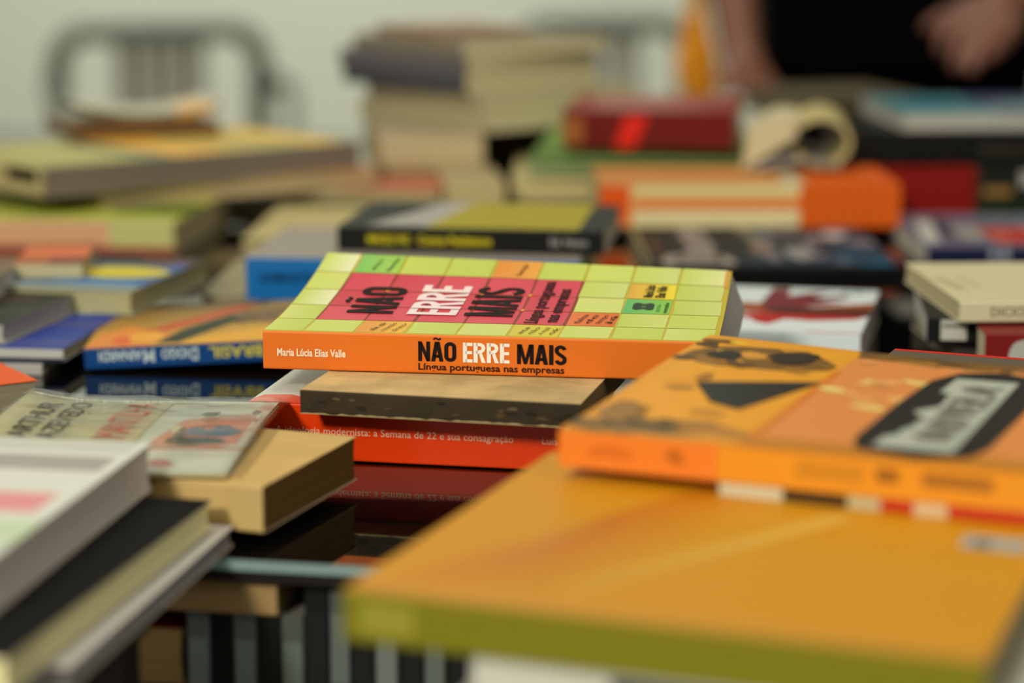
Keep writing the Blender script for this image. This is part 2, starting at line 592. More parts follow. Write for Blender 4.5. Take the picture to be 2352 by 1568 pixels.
# pale flower on the spine
for k in range(8):
    t = k * math.pi / 4 + 0.39
    art.append((ell(0.917 + 0.0029 / .233 * math.cos(t), 0.46 + 0.0029 / .0205 * math.sin(t), 0.00125 / .233, 0.00125 / .0205, 10), (246, 206, 176), 'front'))
BLK, WHT = (30, 20, 20), (246, 240, 232)
tx = [
    dict(s='NÃO', side='front', u=.348, v=.325, size=.0103, col=BLK, weight='block', fit=.0198, name='spine_title'),
    dict(s='ERRE', side='front', u=.447, v=.322, size=.0103, col=WHT, weight='block', fit=.0242, name='spine_title'),
    dict(s='MAIS', side='front', u=.566, v=.318, size=.0103, col=BLK, weight='block', fit=.0256, name='spine_title'),
    dict(s='Língua portuguesa nas empresas', side='front', u=.348, v=.105, size=.0036, col=(60, 32, 22), weight=.02, fit=.0758, name='spine_subtitle'),
    dict(s='Maria Lúcia Elias Valle', side='front', u=.032, v=.365, size=.0040, col=(250, 226, 196), weight=.03, fit=.0363, name='spine_author'),
    dict(s='NÃO', u=cu_(2.43), v=.30, size=.96 * CW * .233, col=BLK, ang=90, weight='block', fit=.34 * .157, name='cover_title'),
    dict(s='ERRE', u=cu_(3.73), v=.295, size=1.02 * CW * .233, col=(246, 226, 226), ang=90, weight='block', fit=.385 * .157, name='cover_title'),
    dict(s='MAIS', u=cu_(4.87), v=.30, size=1.0 * CW * .233, col=BLK, ang=90, weight='block', fit=.385 * .157, name='cover_title'),
    dict(s='Língua portuguesa', u=cu_(5.42), v=.215, size=.27 * CW * .233, col=(70, 16, 28), ang=90, weight=.03, fit=.56 * .157, name='cover_subtitle'),
    dict(s='nas empresas', u=cu_(5.80), v=.24, size=.27 * CW * .233, col=(70, 16, 28), ang=90, weight=.03, fit=.45 * .157, name='cover_subtitle'),
    dict(s='Maria Lúcia', u=cu_(7.52), v=.62, size=.2 * CW * .233, col=(50, 44, 14), ang=90, weight=.03, fit=.155 * .157, name='cover_author'),
    dict(s='Elias Valle', u=cu_(7.77), v=.62, size=.2 * CW * .233, col=(50, 44, 14), ang=90, weight=.03, fit=.145 * .157, name='cover_author'),
    dict(s='EDITORA', u=cu_(7.75), v=.43, size=.07 * CW * .233, col=(60, 110, 50), ang=90, fit=.1 * .157, name='publisher_name'),
    dict(s='mercados', u=cu_(7.90), v=.415, size=.09 * CW * .233, col=(30, 70, 30), ang=90, weight=.02, fit=.14 * .157, name='publisher_name'),
    dict(s='Execução', u=cu_(4.62), v=.83, size=.14 * CW * .233, col=(70, 50, 20), ang=84, fit=.13 * .157, name='handwriting'),
    dict(s='serviço à', u=cu_(1.45), v=.83, size=.12 * CW * .233, col=(50, 80, 40), ang=84, fit=.12 * .157, name='handwriting'),
    dict(s='disposição', u=cu_(1.78), v=.82, size=.12 * CW * .233, col=(50, 80, 40), ang=84, fit=.15 * .157, name='handwriting'),
]
for i, s in enumerate(['às', 'reunião', 'diretor']):
    tx.append(dict(s=s, u=cu_(2.35 + i * .22), v=.03, size=.11 * CW * .233, col=(110, 80, 30), ang=80, fit=.13 * .157, name='handwriting'))
for i, s in enumerate(['ata', 'não', 'e-mail', 'ok']):
    tx.append(dict(s=s, u=cu_(5.25 + i * .2), v=.04, size=.11 * CW * .233, col=(90, 88, 24), ang=80, fit=.11 * .157, name='handwriting'))
for i, s in enumerate(['falta', 'de', 'tempo', 'já']):
    tx.append(dict(s=s, u=cu_(6.25 + i * .2), v=.23, size=.12 * CW * .233, col=(100, 46, 20), ang=80, fit=.13 * .157, name='handwriting'))
book('book', 'orange-spined book titled NÃO ERRE MAIS with lime sticky-note cover, topmost of its pile', (605, 847), (1647, 877), .0428, .157, .0205,
     cover=(196, 178, 44), spinec=(226, 116, 34), page=(190, 184, 178), back=(232, 122, 44), art=art, texts=tx, rough=.42, coat=.0, skew=.0085,
     curl=lambda u, v: (v / .157) ** 2 * (.0165 - .0055 * u / .233))
# ------------------------------------------------------------------ its pile
rn = random.Random(9)
rag = [(0.0, 0.0)]
oldart = []
def ragged(v0, amp, n, seed, side, col, up):
    r = random.Random(seed)
    pts = [(i / n, v0 + r.uniform(-amp, amp)) for i in range(n + 1)]
    for i in range(n):
        a, b = pts[i], pts[i + 1]
        oldart.append(([(a[0], 1.0 if up else 0), (b[0], 1.0 if up else 0), b, a][::(1 if not up else -1)], col, side))
ragged(.05, .035, 46, 3, 'front', (176, 158, 112), False)
for i in range(26):
    u = rn.uniform(.03, .97)
    oldart.append((blob(u, rn.uniform(.25, .75), rn.uniform(.01, .025), rn.uniform(.04, .10), i, 12), rn.choice([(60, 52, 34), (96, 84, 56), (44, 36, 24), (84, 66, 44)]), 'front'))
book('old_book', 'thin old cream book with crumbling dark spine, wedged under the lime sticky-note book', (690, 949), (1333, 984), .0302, .118, .0122,
     cover=(196, 168, 116), spinec=(58, 48, 34), page=(150, 128, 86), art=oldart, rough=.8, coat=0, cover_var=.22)
redart = [(rect(0, 0, 1, .045), (228, 66, 10)), ([(0, .045), (.22, .045), (.10, .14), (.02, .12)], (222, 66, 16))]
book('book', 'red-orange spined book, A ideologia modernista, lowest of the central pile, mirrored in the glass', (575, 1049), (1320, 1084.5), .0006, .14, .0295,
     cover=(206, 208, 200), spinec=(236, 64, 6), page=(190, 180, 160), art=redart,
     texts=[dict(s='A ideologia modernista: a Semana de 22 e sua consagração', side='front', u=.0815, v=.47, size=.0038, col=(240, 190, 160), weight=.006, fit=.1245, name='spine_title'),
            dict(s='Luís', side='front', u=.902, v=.47, size=.0038, col=(240, 190, 160), weight=.006, name='spine_author')], rough=.35, coat=.3)
# ------------------------------------------------------------------ Mainardi
mart = [(rect(0, 0, 1, 1), [(214, 160, 54), (226, 170, 50), (150, 126, 70), (110, 92, 60)]),
        ([(.0, .0), (.18, 0), (.24, .25), (.1, .5), (.02, .3)], (226, 140, 60)),
        (blob(.16, .22, .05, .14, 3), (236, 170, 60)), (blob(.10, .14, .03, .08, 5), (222, 96, 50)),
        ([(.14, .34), (.42, .92), (.48, .92), (.22, .34)], (196, 74, 44)),
        ([(.20, .05), (.27, .05), (.46, .62), (.44, .80), (.27, .38)], (44, 52, 34)),
        (blob(.52, .62, .1, .2, 8), (120, 96, 62)), (blob(.58, .5, .04, .1, 18), (170, 90, 50)), ([(.28, .06), (.48, .30), (.62, .36), (1, .5), (1, 0), (.3, 0)], (232, 172, 52)),
        (blob(.44, .5, .035, .05, 28), (60, 52, 36)), (rect(.04, .9, .5, 1), (96, 70, 40))]
book('book', 'blue-spined book by Diogo Mainardi lying upside down, mirrored in the black glass', (196, 850), (600, 846), .0016, .14, .0132, E=.21,
     cover=(222, 166, 54), spinec=(8, 66, 130), page=(180, 170, 150), art=mart, tilt=(0, R(-2.2)),
     texts=[dict(s='D', side='front', u=.3275, v=.82, size=.0078, col=(196, 214, 216), ang=180, weight=.025, fit=.005, name='spine_author'),
            dict(s='IOGO', side='front', u=.298, v=.82, size=.0060, col=(196, 214, 216), ang=180, weight=.025, fit=.0158, name='spine_author'),
            dict(s='M', side='front', u=.2013, v=.82, size=.0078, col=(196, 214, 216), ang=180, weight=.025, fit=.0064, name='spine_author'),
            dict(s='AINARDI', side='front', u=.166, v=.82, size=.0060, col=(196, 214, 216), ang=180, weight=.025, fit=.026, name='spine_author'),
            dict(s='BRASIL', side='front', u=.514, v=.82, size=.0070, col=(206, 196, 80), ang=180, weight=.025, fit=.0325, name='spine_title')])
# ------------------------------------------------------------------ left group behind
def bookr(name, label, pr, z, E, D, T, yaw, **k):
    """same builder, placed by the pixel of its near right lower corner"""
    c = at(pr[0], pr[1], z)
    return bookl(name, label, (c.x - E * math.cos(R(yaw)), c.y - E * math.sin(R(yaw))), z, E, D, T, yaw, **k)
def bookl(name, label, xy, z, E, D, T, yaw, **k):
    b = book(name, label, (0, 784), None, z, D, T, E=E, world_yaw=yaw, **k)
    b.root.location = (xy[0], xy[1], TABLE + z)
    return b
bookr('book', 'thin grey book under the royal blue book at the left', (97, 864), .0, .17, .13, .0075, -3, cover=(96, 98, 104), spinec=(176, 172, 168))
bookr('book', 'royal blue book with white spine stripe, beneath the grey-edged book', (146, 832), .0078, .16, .15, .008, -7, cover=(46, 66, 150), spinec=(40, 52, 110), page=(168, 162, 140),
      art=[(rect(0, .06, 1, .2), (70, 80, 150)), ([(.2, .1), (.62, .22), (.7, .18), (.3, .04)], (150, 156, 170)), (rect(0, .5, 1, .58), (80, 84, 130)), (blob(.85, .8, .05, .04, 3), (190, 196, 200)), (rect(0, .3, 1, .98), (190, 190, 184), 'front'), (rect(0, .0, 1, .28), (40, 46, 70), 'front')])
bookr('book', 'dark green and brown covered book with grey page edge, on the royal blue book', (12, 790), .016, .15, .118, .0125, -12, cover=(36, 40, 26), page=(178, 176, 168), spine='left',
      art=[(blob(.7, .7, .2, .12, 2), (66, 40, 22)), (blob(.85, .35, .12, .12, 4), (50, 60, 44)), (blob(.6, .4, .1, .1, 6), (90, 60, 44)), (blob(.4, .6, .2, .2, 7), (76, 84, 60))])
bookr('booklet', 'white-paged booklet cut by the left border, on the dark green book', (-62, 722), .0288, .12, .135, .0125, -2, cover=(120, 100, 80), page=(196, 190, 186))
bookr('book', 'blue paperback with a yellow band on its cover, beside the painted yellow cover', (305, 724), .0163, .095, .14, .016, -13, cover=(56, 104, 160), page=(176, 172, 130), spine='left',
      art=[(ell(.58, .50, .40, .17, 20), (214, 196, 10)), (rect(0, .72, 1, 1), (40, 36, 30)), (blob(.75, .86, .2, .07, 2), (110, 66, 40)), (blob(.92, .74, .08, .07, 5), (64, 80, 150)), (rect(0, .0, 1, .12), (150, 160, 150)), (rect(.3, .18, .9, .26), (80, 140, 190))])  # dark band at the far end paints the shadow of the book behind
bookr('booklet', 'small beige booklet lying on the blue paperback with the yellow band', (190, 640), .0325, .046, .10, .010, 4, cover=(160, 90, 50), spinec=(186, 178, 140), page=(186, 176, 138), art=[(rect(0, .3, 1, .8), (214, 110, 60)), (rect(.5, .0, 1, .3), (120, 50, 40))])
bookl('book', 'book with bright orange cover at the left border, behind the cream booklet', (-.381, 1.172), .0, .14, .14, .0205, 33, cover=(232, 92, 26), page=(150, 142, 118), spine='left')
book('book', 'flat beige book lying under the left end of the bright blue-spined book', (462, 702), (720, 704), .0, .16, .0082, cover=(150, 140, 104), page=(160, 150, 118), spine='back')
book('book', 'thick bright blue-spined book behind the lime sticky-note book', (566, 690), (1330, 703), .0085, .15, .0305, cover=(150, 140, 128), spinec=(6, 104, 176), page=(160, 150, 120),
     texts=[dict(s='ADMINISTRAÇÃO', side='front', u=.04, v=.42, size=.0075, col=(10, 40, 70), weight=.01, fit=.06, name='spine_title')], rough=.5, coat=.1)
yl = [(rect(.0, .0, .32, .98), (24, 26, 22)), ([(.10, .08), (.33, .08), (.43, .98), (.28, .98), (.22, .6)], (168, 164, 158)), ([(.17, .9), (.25, .9), (.22, .65), (.15, .7)], (22, 24, 22))]
for k in range(9):
    yl.append((rect(.33 + .010 * k, .05 + k * .105, .90, .05 + k * .105 + .066), (206, 190, 16)))
book('book', 'black-spined book with yellow stripes and a white patch on its cover', (775, 574), (1388, 586), .0395, .14, .0165, cover=(18, 20, 18), page=(186, 176, 160), art=yl, spec=.15,
     texts=[dict(s='MARCELO PAZ', side='front', u=.115, v=.33, size=.0062, col=(214, 200, 30), weight=.02, fit=.030, name='spine_author'),
            dict(s='Contos Paulistanos', side='front', u=.305, v=.33, size=.0062, col=(214, 200, 30), weight=.02, fit=.052, name='spine_title'),
            dict(s='Ed. Novo', side='front', u=.80, v=.36, size=.0055, col=(170, 166, 166), weight=.01, fit=.026, name='publisher_name')], rough=.5)
book('book', 'pink and cream edged book with lime cover at the left, under the slanting grey books', (-190, 568), (400, 578), .0, .20, .0235, cover=(176, 184, 66), spinec=(208, 160, 120), page=(186, 170, 130),
     art=[(rect(0, .0, 1, .1), (196, 190, 120)), (blob(.9, .4, .2, .2, 3), (90, 110, 30)), (blob(.3, .5, .3, .2, 5), (150, 160, 60)), (rect(0, 0, 1, .14), (160, 40, 40), 'front'), (rect(.75, .14, 1, 1), (186, 186, 120), 'front'), (rect(0, .14, .3, 1), (214, 150, 110), 'front')], rough=.6, coat=0)
book('book', 'wide flat cream book lying behind the black and yellow book', (556, 582), (1045, 586), .0, .2, .012, cover=(190, 176, 122), page=(170, 156, 110), spine='back', rough=.7, coat=0)
book('book', 'flat rust-coloured book under the small cream block at the centre back', (640, 462), (1010, 466), .0122, .16, .0105, cover=(176, 92, 52), page=(170, 156, 110), spine='back', rough=.6,
     art=[(rect(.6, .0, 1, 1), (190, 110, 80))])
book('book', 'small cream book between the flat rust-coloured one and the long cream block', (1022, 492), (1160, 490), .0, .13, .029, cover=(176, 160, 120), spinec=(190, 174, 124), page=(180, 166, 120), rough=.7, coat=0)
bookl('book', 'flat cream book reaching out behind the lime-covered book, at the left back', (-.275, 2.085), .0, .2, .2, .0118, 0, cover=(184, 172, 122), page=(170, 156, 110))
b = book('book', 'slanting book with dark red underside and orange cover, at the left back', (232, 478), (868, 424), .0238, .13, .0150, cover=(206, 130, 50), page=(190, 168, 124), spine='back', back=(110, 26, 14), rough=.5)
bookl('book', 'large slanting book with grey pages and yellow patched cover, at the left back', (at(100, 455, .039).x, at(100, 455, .039).y), .0391, .33, .2, .0235, 41, cover=(176, 170, 96), page=(128, 116, 104), spine='left', spinec=(180, 164, 120),
      art=[(rect(0, 0, 1, .06), (70, 74, 66)), (rect(.42, .06, .60, .9), (232, 178, 60)), (rect(.34, .06, .42, .9), (120, 126, 96)), (rect(.62, .1, .8, .7), (196, 170, 80)), (rect(.86, .06, .97, .9), (236, 186, 60)), (rect(.1, .1, .3, .8), (186, 182, 110)), (rect(.70, .45, .95, .95), (30, 30, 24), 'left')], rough=.5)
bookl('book', 'narrow brown book on the large slanting book, under the curved booklet', (at(168, 325, .0628).x, at(168, 325, .0628).y), .0628, .14, .12, .012, 24, cover=(110, 76, 30), spinec=(104, 70, 26), page=(120, 90, 50), rough=.35)
bookl('booklet', 'curved booklet with a golden glossy end, balanced on the narrow brown book', (at(172, 283, .0758).x, at(172, 283, .0758).y + .01), .0758, .135, .1, .006, 16, cover=(160, 146, 104), spinec=(126, 104, 60), page=(150, 130, 80), rough=.25, coat=.5,
      curl=lambda u, v: .010 * (2 * u / .135 - 1) ** 2, art=[(rect(.72, 0, .95, 1), (226, 164, 50)), (rect(.7, 0, .96, 1), (222, 160, 50), 'front')])
# ------------------------------------------------------------------ tall pile at the back
book('book', 'small cream block of a book under the tall leaning pile', (872, 408), (1112, 404), .0228, .2, .0380, cover=(176, 160, 130), spinec=(186, 172, 134), page=(180, 164, 120), rough=.7, coat=0,
     art=[(rect(0, .30, 1, .36), (150, 130, 80), 'front'), (rect(0, .05, 1, .2), (110, 90, 56), 'front')])
bookl('book', 'dull brown book in the gap behind the small cream blocks', (-.045, 2.37), .0, .16, .15, .052, -4, cover=(96, 80, 54), page=(110, 96, 66))
zz = .0612
pile = [(1120, 41, .20, .20, .0215, (176, 166, 130), (216, 206, 164), 'lowest and widest book of the tall back pile, cream'),
        (1110, 39, .20, .19, .0160, (170, 160, 130), (206, 196, 154), 'second lowest book of the tall back pile, cream'),
        (1072, 42, .175, .19, .0175, (74, 76, 82), (216, 204, 160), 'slate-sided book in the middle of the tall back pile'),
        (1075, 44, .175, .19, .0175, (98, 96, 100), (214, 202, 158), 'slate-sided book second from the top of the tall back pile'),
        (1066, 38, .18, .185, .0140, (130, 122, 104), (216, 206, 164), 'beige-sided book near the top of the tall back pile')]
for px, yw, E, D, T, sc_, pc, lb in pile:
    Zt = 2.255
    p = ((px - 1176) / F * Zt, Zt * math.cos(PITCH) + 0)
    bookl('book', lb, (p[0], 2.20), zz, E, D, T - .0003, yw, cover=sc_, spinec=sc_, page=pc, spine='left', rough=.6, coat=0, group='books of the tall back pile')
    zz += T
bookl('booklet', 'thin brown booklet lying on the very top of the tall back pile', (-.075, 2.26), zz, .11, .13, .007, 30, cover=(146, 110, 84), page=(160, 130, 100), spine='left', group='books of the tall back pile')
# ------------------------------------------------------------------ right group behind
book('book', 'long cream block of a book beneath the green-edged books', (1176, 477), (1400, 478), .0, .2, .030, cover=(186, 174, 126), spinec=(196, 182, 126), page=(196, 182, 126), rough=.7, coat=0, art=[(rect(0, 0, 1, .2), (30, 26, 14), 'front')])  # near-black strip along the foot paints the shaded gap under the book
book('book', 'green-edged thin book, lower of two, above the long cream block', (1214, 404), (1722, 409), .0303, .16, .0145, cover=(110, 140, 80), spinec=(146, 160, 104), page=(150, 160, 110), rough=.5, art=[(rect(0, .05, 1, .2), (176, 184, 130), 'front'), (rect(0, .55, 1, .95), (96, 120, 74), 'front')])
book('book', 'green-edged thin book, upper of two, under the dark red book', (1240, 369), (1710, 374), .0451, .16, .0145, cover=(120, 156, 80), spinec=(104, 132, 66), page=(150, 170, 120), rough=.5, art=[(rect(0, .02, 1, .16), (170, 206, 130), 'front')])
book('book', 'dark red book with a bright red mark, on the green-edged books', (1292, 338), (1688, 344), .0599, .16, .034, cover=(140, 40, 34), spinec=(104, 18, 12), page=(190, 180, 150), rough=.4, art=[([(.30, .0), (.42, .0), (.50, .85), (.36, .85)], (214, 36, 18), 'front'), (rect(.0, .1, .12, .8), (150, 90, 40), 'front'), (rect(.0, .5, 1, 1), (150, 54, 40))])
stripes = [(rect(.115, .72, .665, .97), (222, 210, 150), 'front'), (rect(.0, .08, .10, .97), (224, 84, 8), 'front'), (rect(.115, .02, .665, .40), (222, 210, 160), 'front'), (rect(.115, .42, .665, .70), (228, 140, 66), 'front'), (rect(.10, .5, .665, .56), (216, 96, 40), 'front'), (rect(.665, 0, 1, 1), (226, 96, 10), 'front')]
for k in range(7):
    stripes.append(([(.68 + k * .046, .1), (.695 + k * .046, .1), (.705 + k * .046, .95), (.69 + k * .046, .95)], (190, 84, 16), 'front'))
stripes += [(rect(0, 0, .7, 1), (206, 140, 76)), (rect(.62, .0, .68, .6), (200, 190, 160)), (rect(.7, 0, 1, 1), (220, 96, 20))]
book('book', 'thick book with cream bands and bright orange ends on its spine', (1376, 523), (2066, 521), .0098, .13, .0365, cover=(206, 130, 60), spinec=(222, 170, 110), page=(190, 176, 130), art=stripes, rough=.55, coat=.05)
dante = [(rect(0, 0, 1, 1), [(14, 13, 12), (20, 60, 84), (26, 40, 52), (10, 10, 10)])]
rn = random.Random(12)
for i in range(46):
    u = rn.uniform(.48, .95); v = rn.uniform(.02, .95)
    c = rn.choice([(30, 70, 96), (20, 26, 32), (16, 90, 120), (84, 84, 92), (26, 50, 66), (120, 112, 116)])
    dante.append((blob(u, v, rn.uniform(.02, .07), rn.uniform(.03, .10), i, 12), c))
dante += [(blob(.64, .25, .05, .14, 90), (150, 146, 142)), (blob(.86, .62, .05, .09, 91), (190, 180, 176)), (blob(.50, .35, .05, .12, 93), (130, 108, 100)), ([(.44, .98), (.49, .98), (.53, .45), (.49, .42)], (120, 112, 88)), (blob(.06, .4, .03, .2, 94), (74, 44, 26)),
          (rect(.0, .0, .012, 1), (176, 160, 110))]
book('book', 'black book with pale script and a blue painting on its cover, behind the white one', (1492, 640), (2071, 638), .0, .255, .0094, cover=(14, 14, 14), spinec=(12, 12, 12), page=(120, 112, 90), art=dante, rough=.55, coat=.0, spec=.15,
     texts=[dict(s='Dante', u=.30, v=.10, size=.030, col=(176, 160, 150), ang=90, weight=.02, fit=.17, name='cover_title'), dict(s='D', u=.34, v=.02, size=.055, col=(168, 156, 146), ang=90, weight=.02, name='cover_title')])
hand = [(rect(0, 0, 1, 1), [(222, 232, 234), (222, 232, 234), (214, 226, 226), (214, 226, 226)]),
        ([(0, .40), (1, .40), (1, .70), (.55, .56), (.25, .60), (0, .62)], (156, 72, 22)),
        ([(.18, .46), (.34, .38), (1, .40), (1, .55), (.60, .52), (.30, .56)], (62, 24, 16)),
        ([(.14, .60), (.16, .98), (.30, .98), (.31, .80), (.52, .92), (.62, .94), (.50, .80), (.74, .86), (.82, .80), (.56, .70), (.80, .68), (.60, .60), (.34, .52), (.2, .5)], (120, 34, 46)),
        ([(.0, .33), (.10, .38), (.20, .40), (1, .40), (.92, .32), (.60, .26), (.40, .28), (.30, .16), (.22, .18), (.12, .28), (.0, .24)], (182, 24, 24)),
        (rect(.60, .022, 1, .040), (190, 40, 36)), (rect(.55, .8, .64, .86), (200, 214, 214)), (rect(.72, .90, .78, .95), (120, 160, 150)), (rect(.80, .90, .88, .95), (120, 160, 150)),
        (blob(.82, .25, .022, .16, 5), (70, 84, 84), 'front')]
hand = [(([(.55 + .45 * x, y) for x, y in it[0]],) + tuple(it[1:])) if k and len(it) < 3 else it for k, it in enumerate(hand)]
bookr('book', 'white book with a dark red hand and brown stripe on its cover, near the centre', (1974, 843), .0, .19, .165, .0198, -13, cover=(222, 232, 234), spinec=(214, 226, 230), page=(190, 182, 182), art=hand, rough=.45)
book('book', 'deep red book behind the right end of the orange-ended spine', (1880, 499), (2238, 497), .0, .14, .0445, cover=(150, 24, 14), spinec=(132, 18, 8), page=(170, 150, 120), rough=.45)
book('book', 'black-spined book with a tan label, right of the deep red book', (2246, 498), (2560, 496), .0, .14, .0455, cover=(22, 24, 20), spinec=(26, 30, 22), page=(120, 110, 90), rough=.4, art=[(rect(.03, .42, .24, .58), (150, 116, 60), 'front'), (rect(.3, .6, .4, .9), (170, 166, 160), 'front'), (rect(0, .0, 1, .3), (26, 44, 24), 'front')])
book('book', 'long black book bridging the deep red and the tan-labelled books', (1968, 379), (2640, 374), .0462, .15, .030, cover=(16, 16, 15), spinec=(18, 18, 16), page=(90, 84, 70), rough=.4,
     texts=[dict(s='ENCICLOPEDIA', side='front', u=.42, v=.3, size=.009, col=(70, 66, 50), weight=.01, name='spine_title')])
book('magazine', 'white-edged magazine with pale blue cover on the long black book', (2078, 301), (2640, 298), .0768, .2, .0145, cover=(86, 140, 150), spinec=(176, 176, 166), page=(180, 178, 168), cat='magazine', art=[(rect(0, .0, 1, .25), (130, 176, 182)), (rect(.1, .3, .4, .7), (50, 120, 140)), (rect(.42, .0, 1, 1), (40, 70, 110)), (rect(.45, .1, .7, .6), (110, 150, 160))], rough=.35, coat=.3)
book('book', 'dull brown book in front of the black-clad person, behind the curled magazine', (1830, 276), (2120, 268), .0462, .16, .024, cover=(90, 80, 58), spinec=(70, 62, 44), page=(110, 100, 76), rough=.6)
b_ = book('book', 'flat grey book on the black glass below the dull brown one', (1830, 345), (2140, 345), .0, .2, .0455, cover=(60, 56, 48), page=(90, 84, 70), spinec=(50, 46, 40), rough=.6)
# curled magazine
c = at(1704, 392, .0475)
cm = empty('curled_magazine', c, (0, 0, R(-6)), 'soft magazine with its cream pages rolled over into a loop, on the orange-ended book', 'magazine')
def sheet(path, y0, y1, th):
    V, Fc = [], []
    n = len(path)
    for i, (x, z) in enumerate(path):
        a = path[max(0, i - 1)]; b = path[min(n - 1, i + 1)]
        t = Vector((b[0] - a[0], b[1] - a[1])).normalized()
        nx_, nz_ = -t.y * th / 2, t.x * th / 2
        for y in (y0, y1):
            V.append((x + nx_, y, z + nz_)); V.append((x - nx_, y, z - nz_))
    for i in range(n - 1):
        o, p = i * 4, (i + 1) * 4
        Fc += [(o, o + 2, p + 2, p), (o + 1, p + 1, p + 3, o + 3), (o, p, p + 1, o + 1), (o + 2, o + 3, p + 3, p + 2)]
    Fc += [(0, 1, 3, 2), ((n - 1) * 4, (n - 1) * 4 + 2, (n - 1) * 4 + 3, (n - 1) * 4 + 1)]
    return V, Fc
base = [(-.002 + .0032 * i, .010 + .0014 * i) for i in range(17)]
V, Fc = sheet([(.0, .004), (.02, .010), (.04, .026), (.055, .046), (.06, .052)], 0, .14, .008)
cm.scale = (.93, .9, .86)
V2 = [(0, 0, 0), (.05, 0, .034), (.052, 0, .052), (.03, 0, .052), (.004, 0, .034), (0, .14, 0), (.05, .14, .034), (.052, .14, .052), (.03, .14, .052), (.004, .14, .034)]
F2_ = [(0, 1, 2, 3, 4), (9, 8, 7, 6, 5), (0, 5, 6, 1), (1, 6, 7, 2), (2, 7, 8, 3), (3, 8, 9, 4), (4, 9, 5, 0)]
mesh_obj('page_block', V2, F2_, page_mat((206, 194, 156)), cm)
loop = [(.046, .050)] + [(.074 + .026 * math.cos(t), .030 + .024 * math.sin(t)) for t in [math.pi * .75 - i * math.pi * 1.6 / 22 for i in range(23)]]
V, Fc = sheet(loop, 0, .14, .004)
mesh_obj('rolled_pages', V, Fc, page_mat((196, 184, 130)), cm)
V, Fc = sheet([(.010, .002), (.03, .008), (.05, .012), (.07, .008), (.092, .006)], 0, .14, .004)
mesh_obj('page_sheet', V, Fc, page_mat((170, 166, 160)), cm)
# pile at the right border
bookl('book', 'cream book with a faint grey spine title, at the right border', (at(2203, 741, .0322).x, at(2203, 741, .0322).y), .0322, .19, .15, .0125, 3, cover=(206, 198, 158), spinec=(206, 200, 166), page=(190, 180, 140), rough=.7, coat=0, art=[([(.05, .3), (.09, .3), (.06, .6), (.02, .6)], (180, 172, 126)), ([(.13, .35), (.15, .35), (.12, .62), (.10, .62)], (180, 172, 126))],
     texts=[dict(s='DICIONARIO', side='front', u=.10, v=.30, size=.0058, col=(120, 112, 84), weight=.01, fit=.045, name='spine_title')])
bookl('book', 'black-spined book with a white label, beneath the cream book at the right border', (at(2136, 795, .0162).x, at(2136, 795, .0162).y + .012), .0162, .12, .115, .0155, -6, cover=(20, 22, 24), spinec=(18, 20, 22), page=(190, 186, 170),
     art=[(rect(.07, .12, .20, .92), (196, 196, 186), 'front'), (rect(.08, .62, .19, .74), (90, 90, 86), 'front'), (rect(0, 0, 1, 1), (186, 186, 176), 'left')], rough=.45)
bookl('book', 'grey book under the black-spined book with a white label', (at(2136, 795, .0).x + .004, at(2136, 795, .0162).y + .02), .0, .14, .13, .0158, 2, cover=(70, 60, 56), page=(120, 110, 96))
bookl('booklet', 'narrow maroon booklet with a torn pale label, at the right border', (at(2244, 812, .014).x, at(2244, 812, .014).y - .022), .0, .14, .030, .0302, -1, cover=(126, 34, 30), spinec=(122, 26, 24), page=(200, 190, 160),
     art=[(blob(.155, .60, .05, .30, 3, 14, .2), (176, 176, 170), 'front'), (blob(.20, .7, .02, .25, 4, 14, .3), (120, 100, 96), 'front')], rough=.5)
book('magazine', 'navy-edged magazine with white, grey and red cover, behind the cream book at the right border', (2128, 602), (2700, 600), .0, .19, .0120, cover=(112, 116, 134), spinec=(26, 30, 64), page=(190, 190, 180), cat='magazine', rough=.35, coat=.3,
     art=[([(.0, .05), (.07, .02), (.16, .75), (.10, .80)], (206, 210, 202)), ([(.10, .2), (.18, .9), (.24, .85), (.20, .3)], (60, 70, 90)), (blob(.26, .42, .06, .2, 4), (170, 172, 160)), (rect(.31, .10, .52, .55), (206, 40, 24)), (rect(.0, .0, .3, .14), (120, 116, 140)), (rect(.33, .2, .40, .4), (222, 120, 100)), (rect(.255, .1, .33, .9), (150, 156, 170), 'front'), (rect(.28, .1, .30, .9), (26, 30, 64), 'front')])
# ------------------------------------------------------------------ near right pile
def dirp(xy, yaw, a, b):
    y = R(yaw)
    return (xy[0] + a * math.cos(y) - b * math.sin(y), xy[1] + a * math.sin(y) + b * math.cos(y))
mus = at(790, 1471, .0288)
YW = -20.6
book('book', 'large mustard book with olive spine, nearest of all, at the lower right', (790, 1471), None, .0288, .215, .0186, E=.2225, world_yaw=YW, cover=(204, 142, 16), spinec=(126, 122, 24), page=(150, 140, 110), rough=.5, coat=.0,
     art=[([(.02, .03), (.30, .03), (.46, .45), (.62, .95), (.40, .95), (.22, .5)], [(204, 136, 14), (200, 142, 18), (204, 146, 16), (202, 146, 16), (198, 122, 16), (192, 108, 12)]),
          ([(.30, .12), (.36, .12), (.66, .72), (.62, .74)], [(204, 148, 34), (200, 144, 28), (214, 172, 72), (212, 168, 66)]),
          ([(.10, .10), (.20, .2), (.30, .55), (.20, .5)], [(202, 132, 30), (196, 118, 26), (186, 110, 24), (202, 140, 32)]),
          (rect(.86, .60, .97, .68), (150, 164, 160)), (rect(.88, .60, .91, .66), (90, 120, 130)), (rect(0, 0, 1, .06), (200, 140, 40)),
          (rect(.03, .2, .12, .8), (150, 146, 50), 'front')])
mg = at(1652, 1136, .0477)
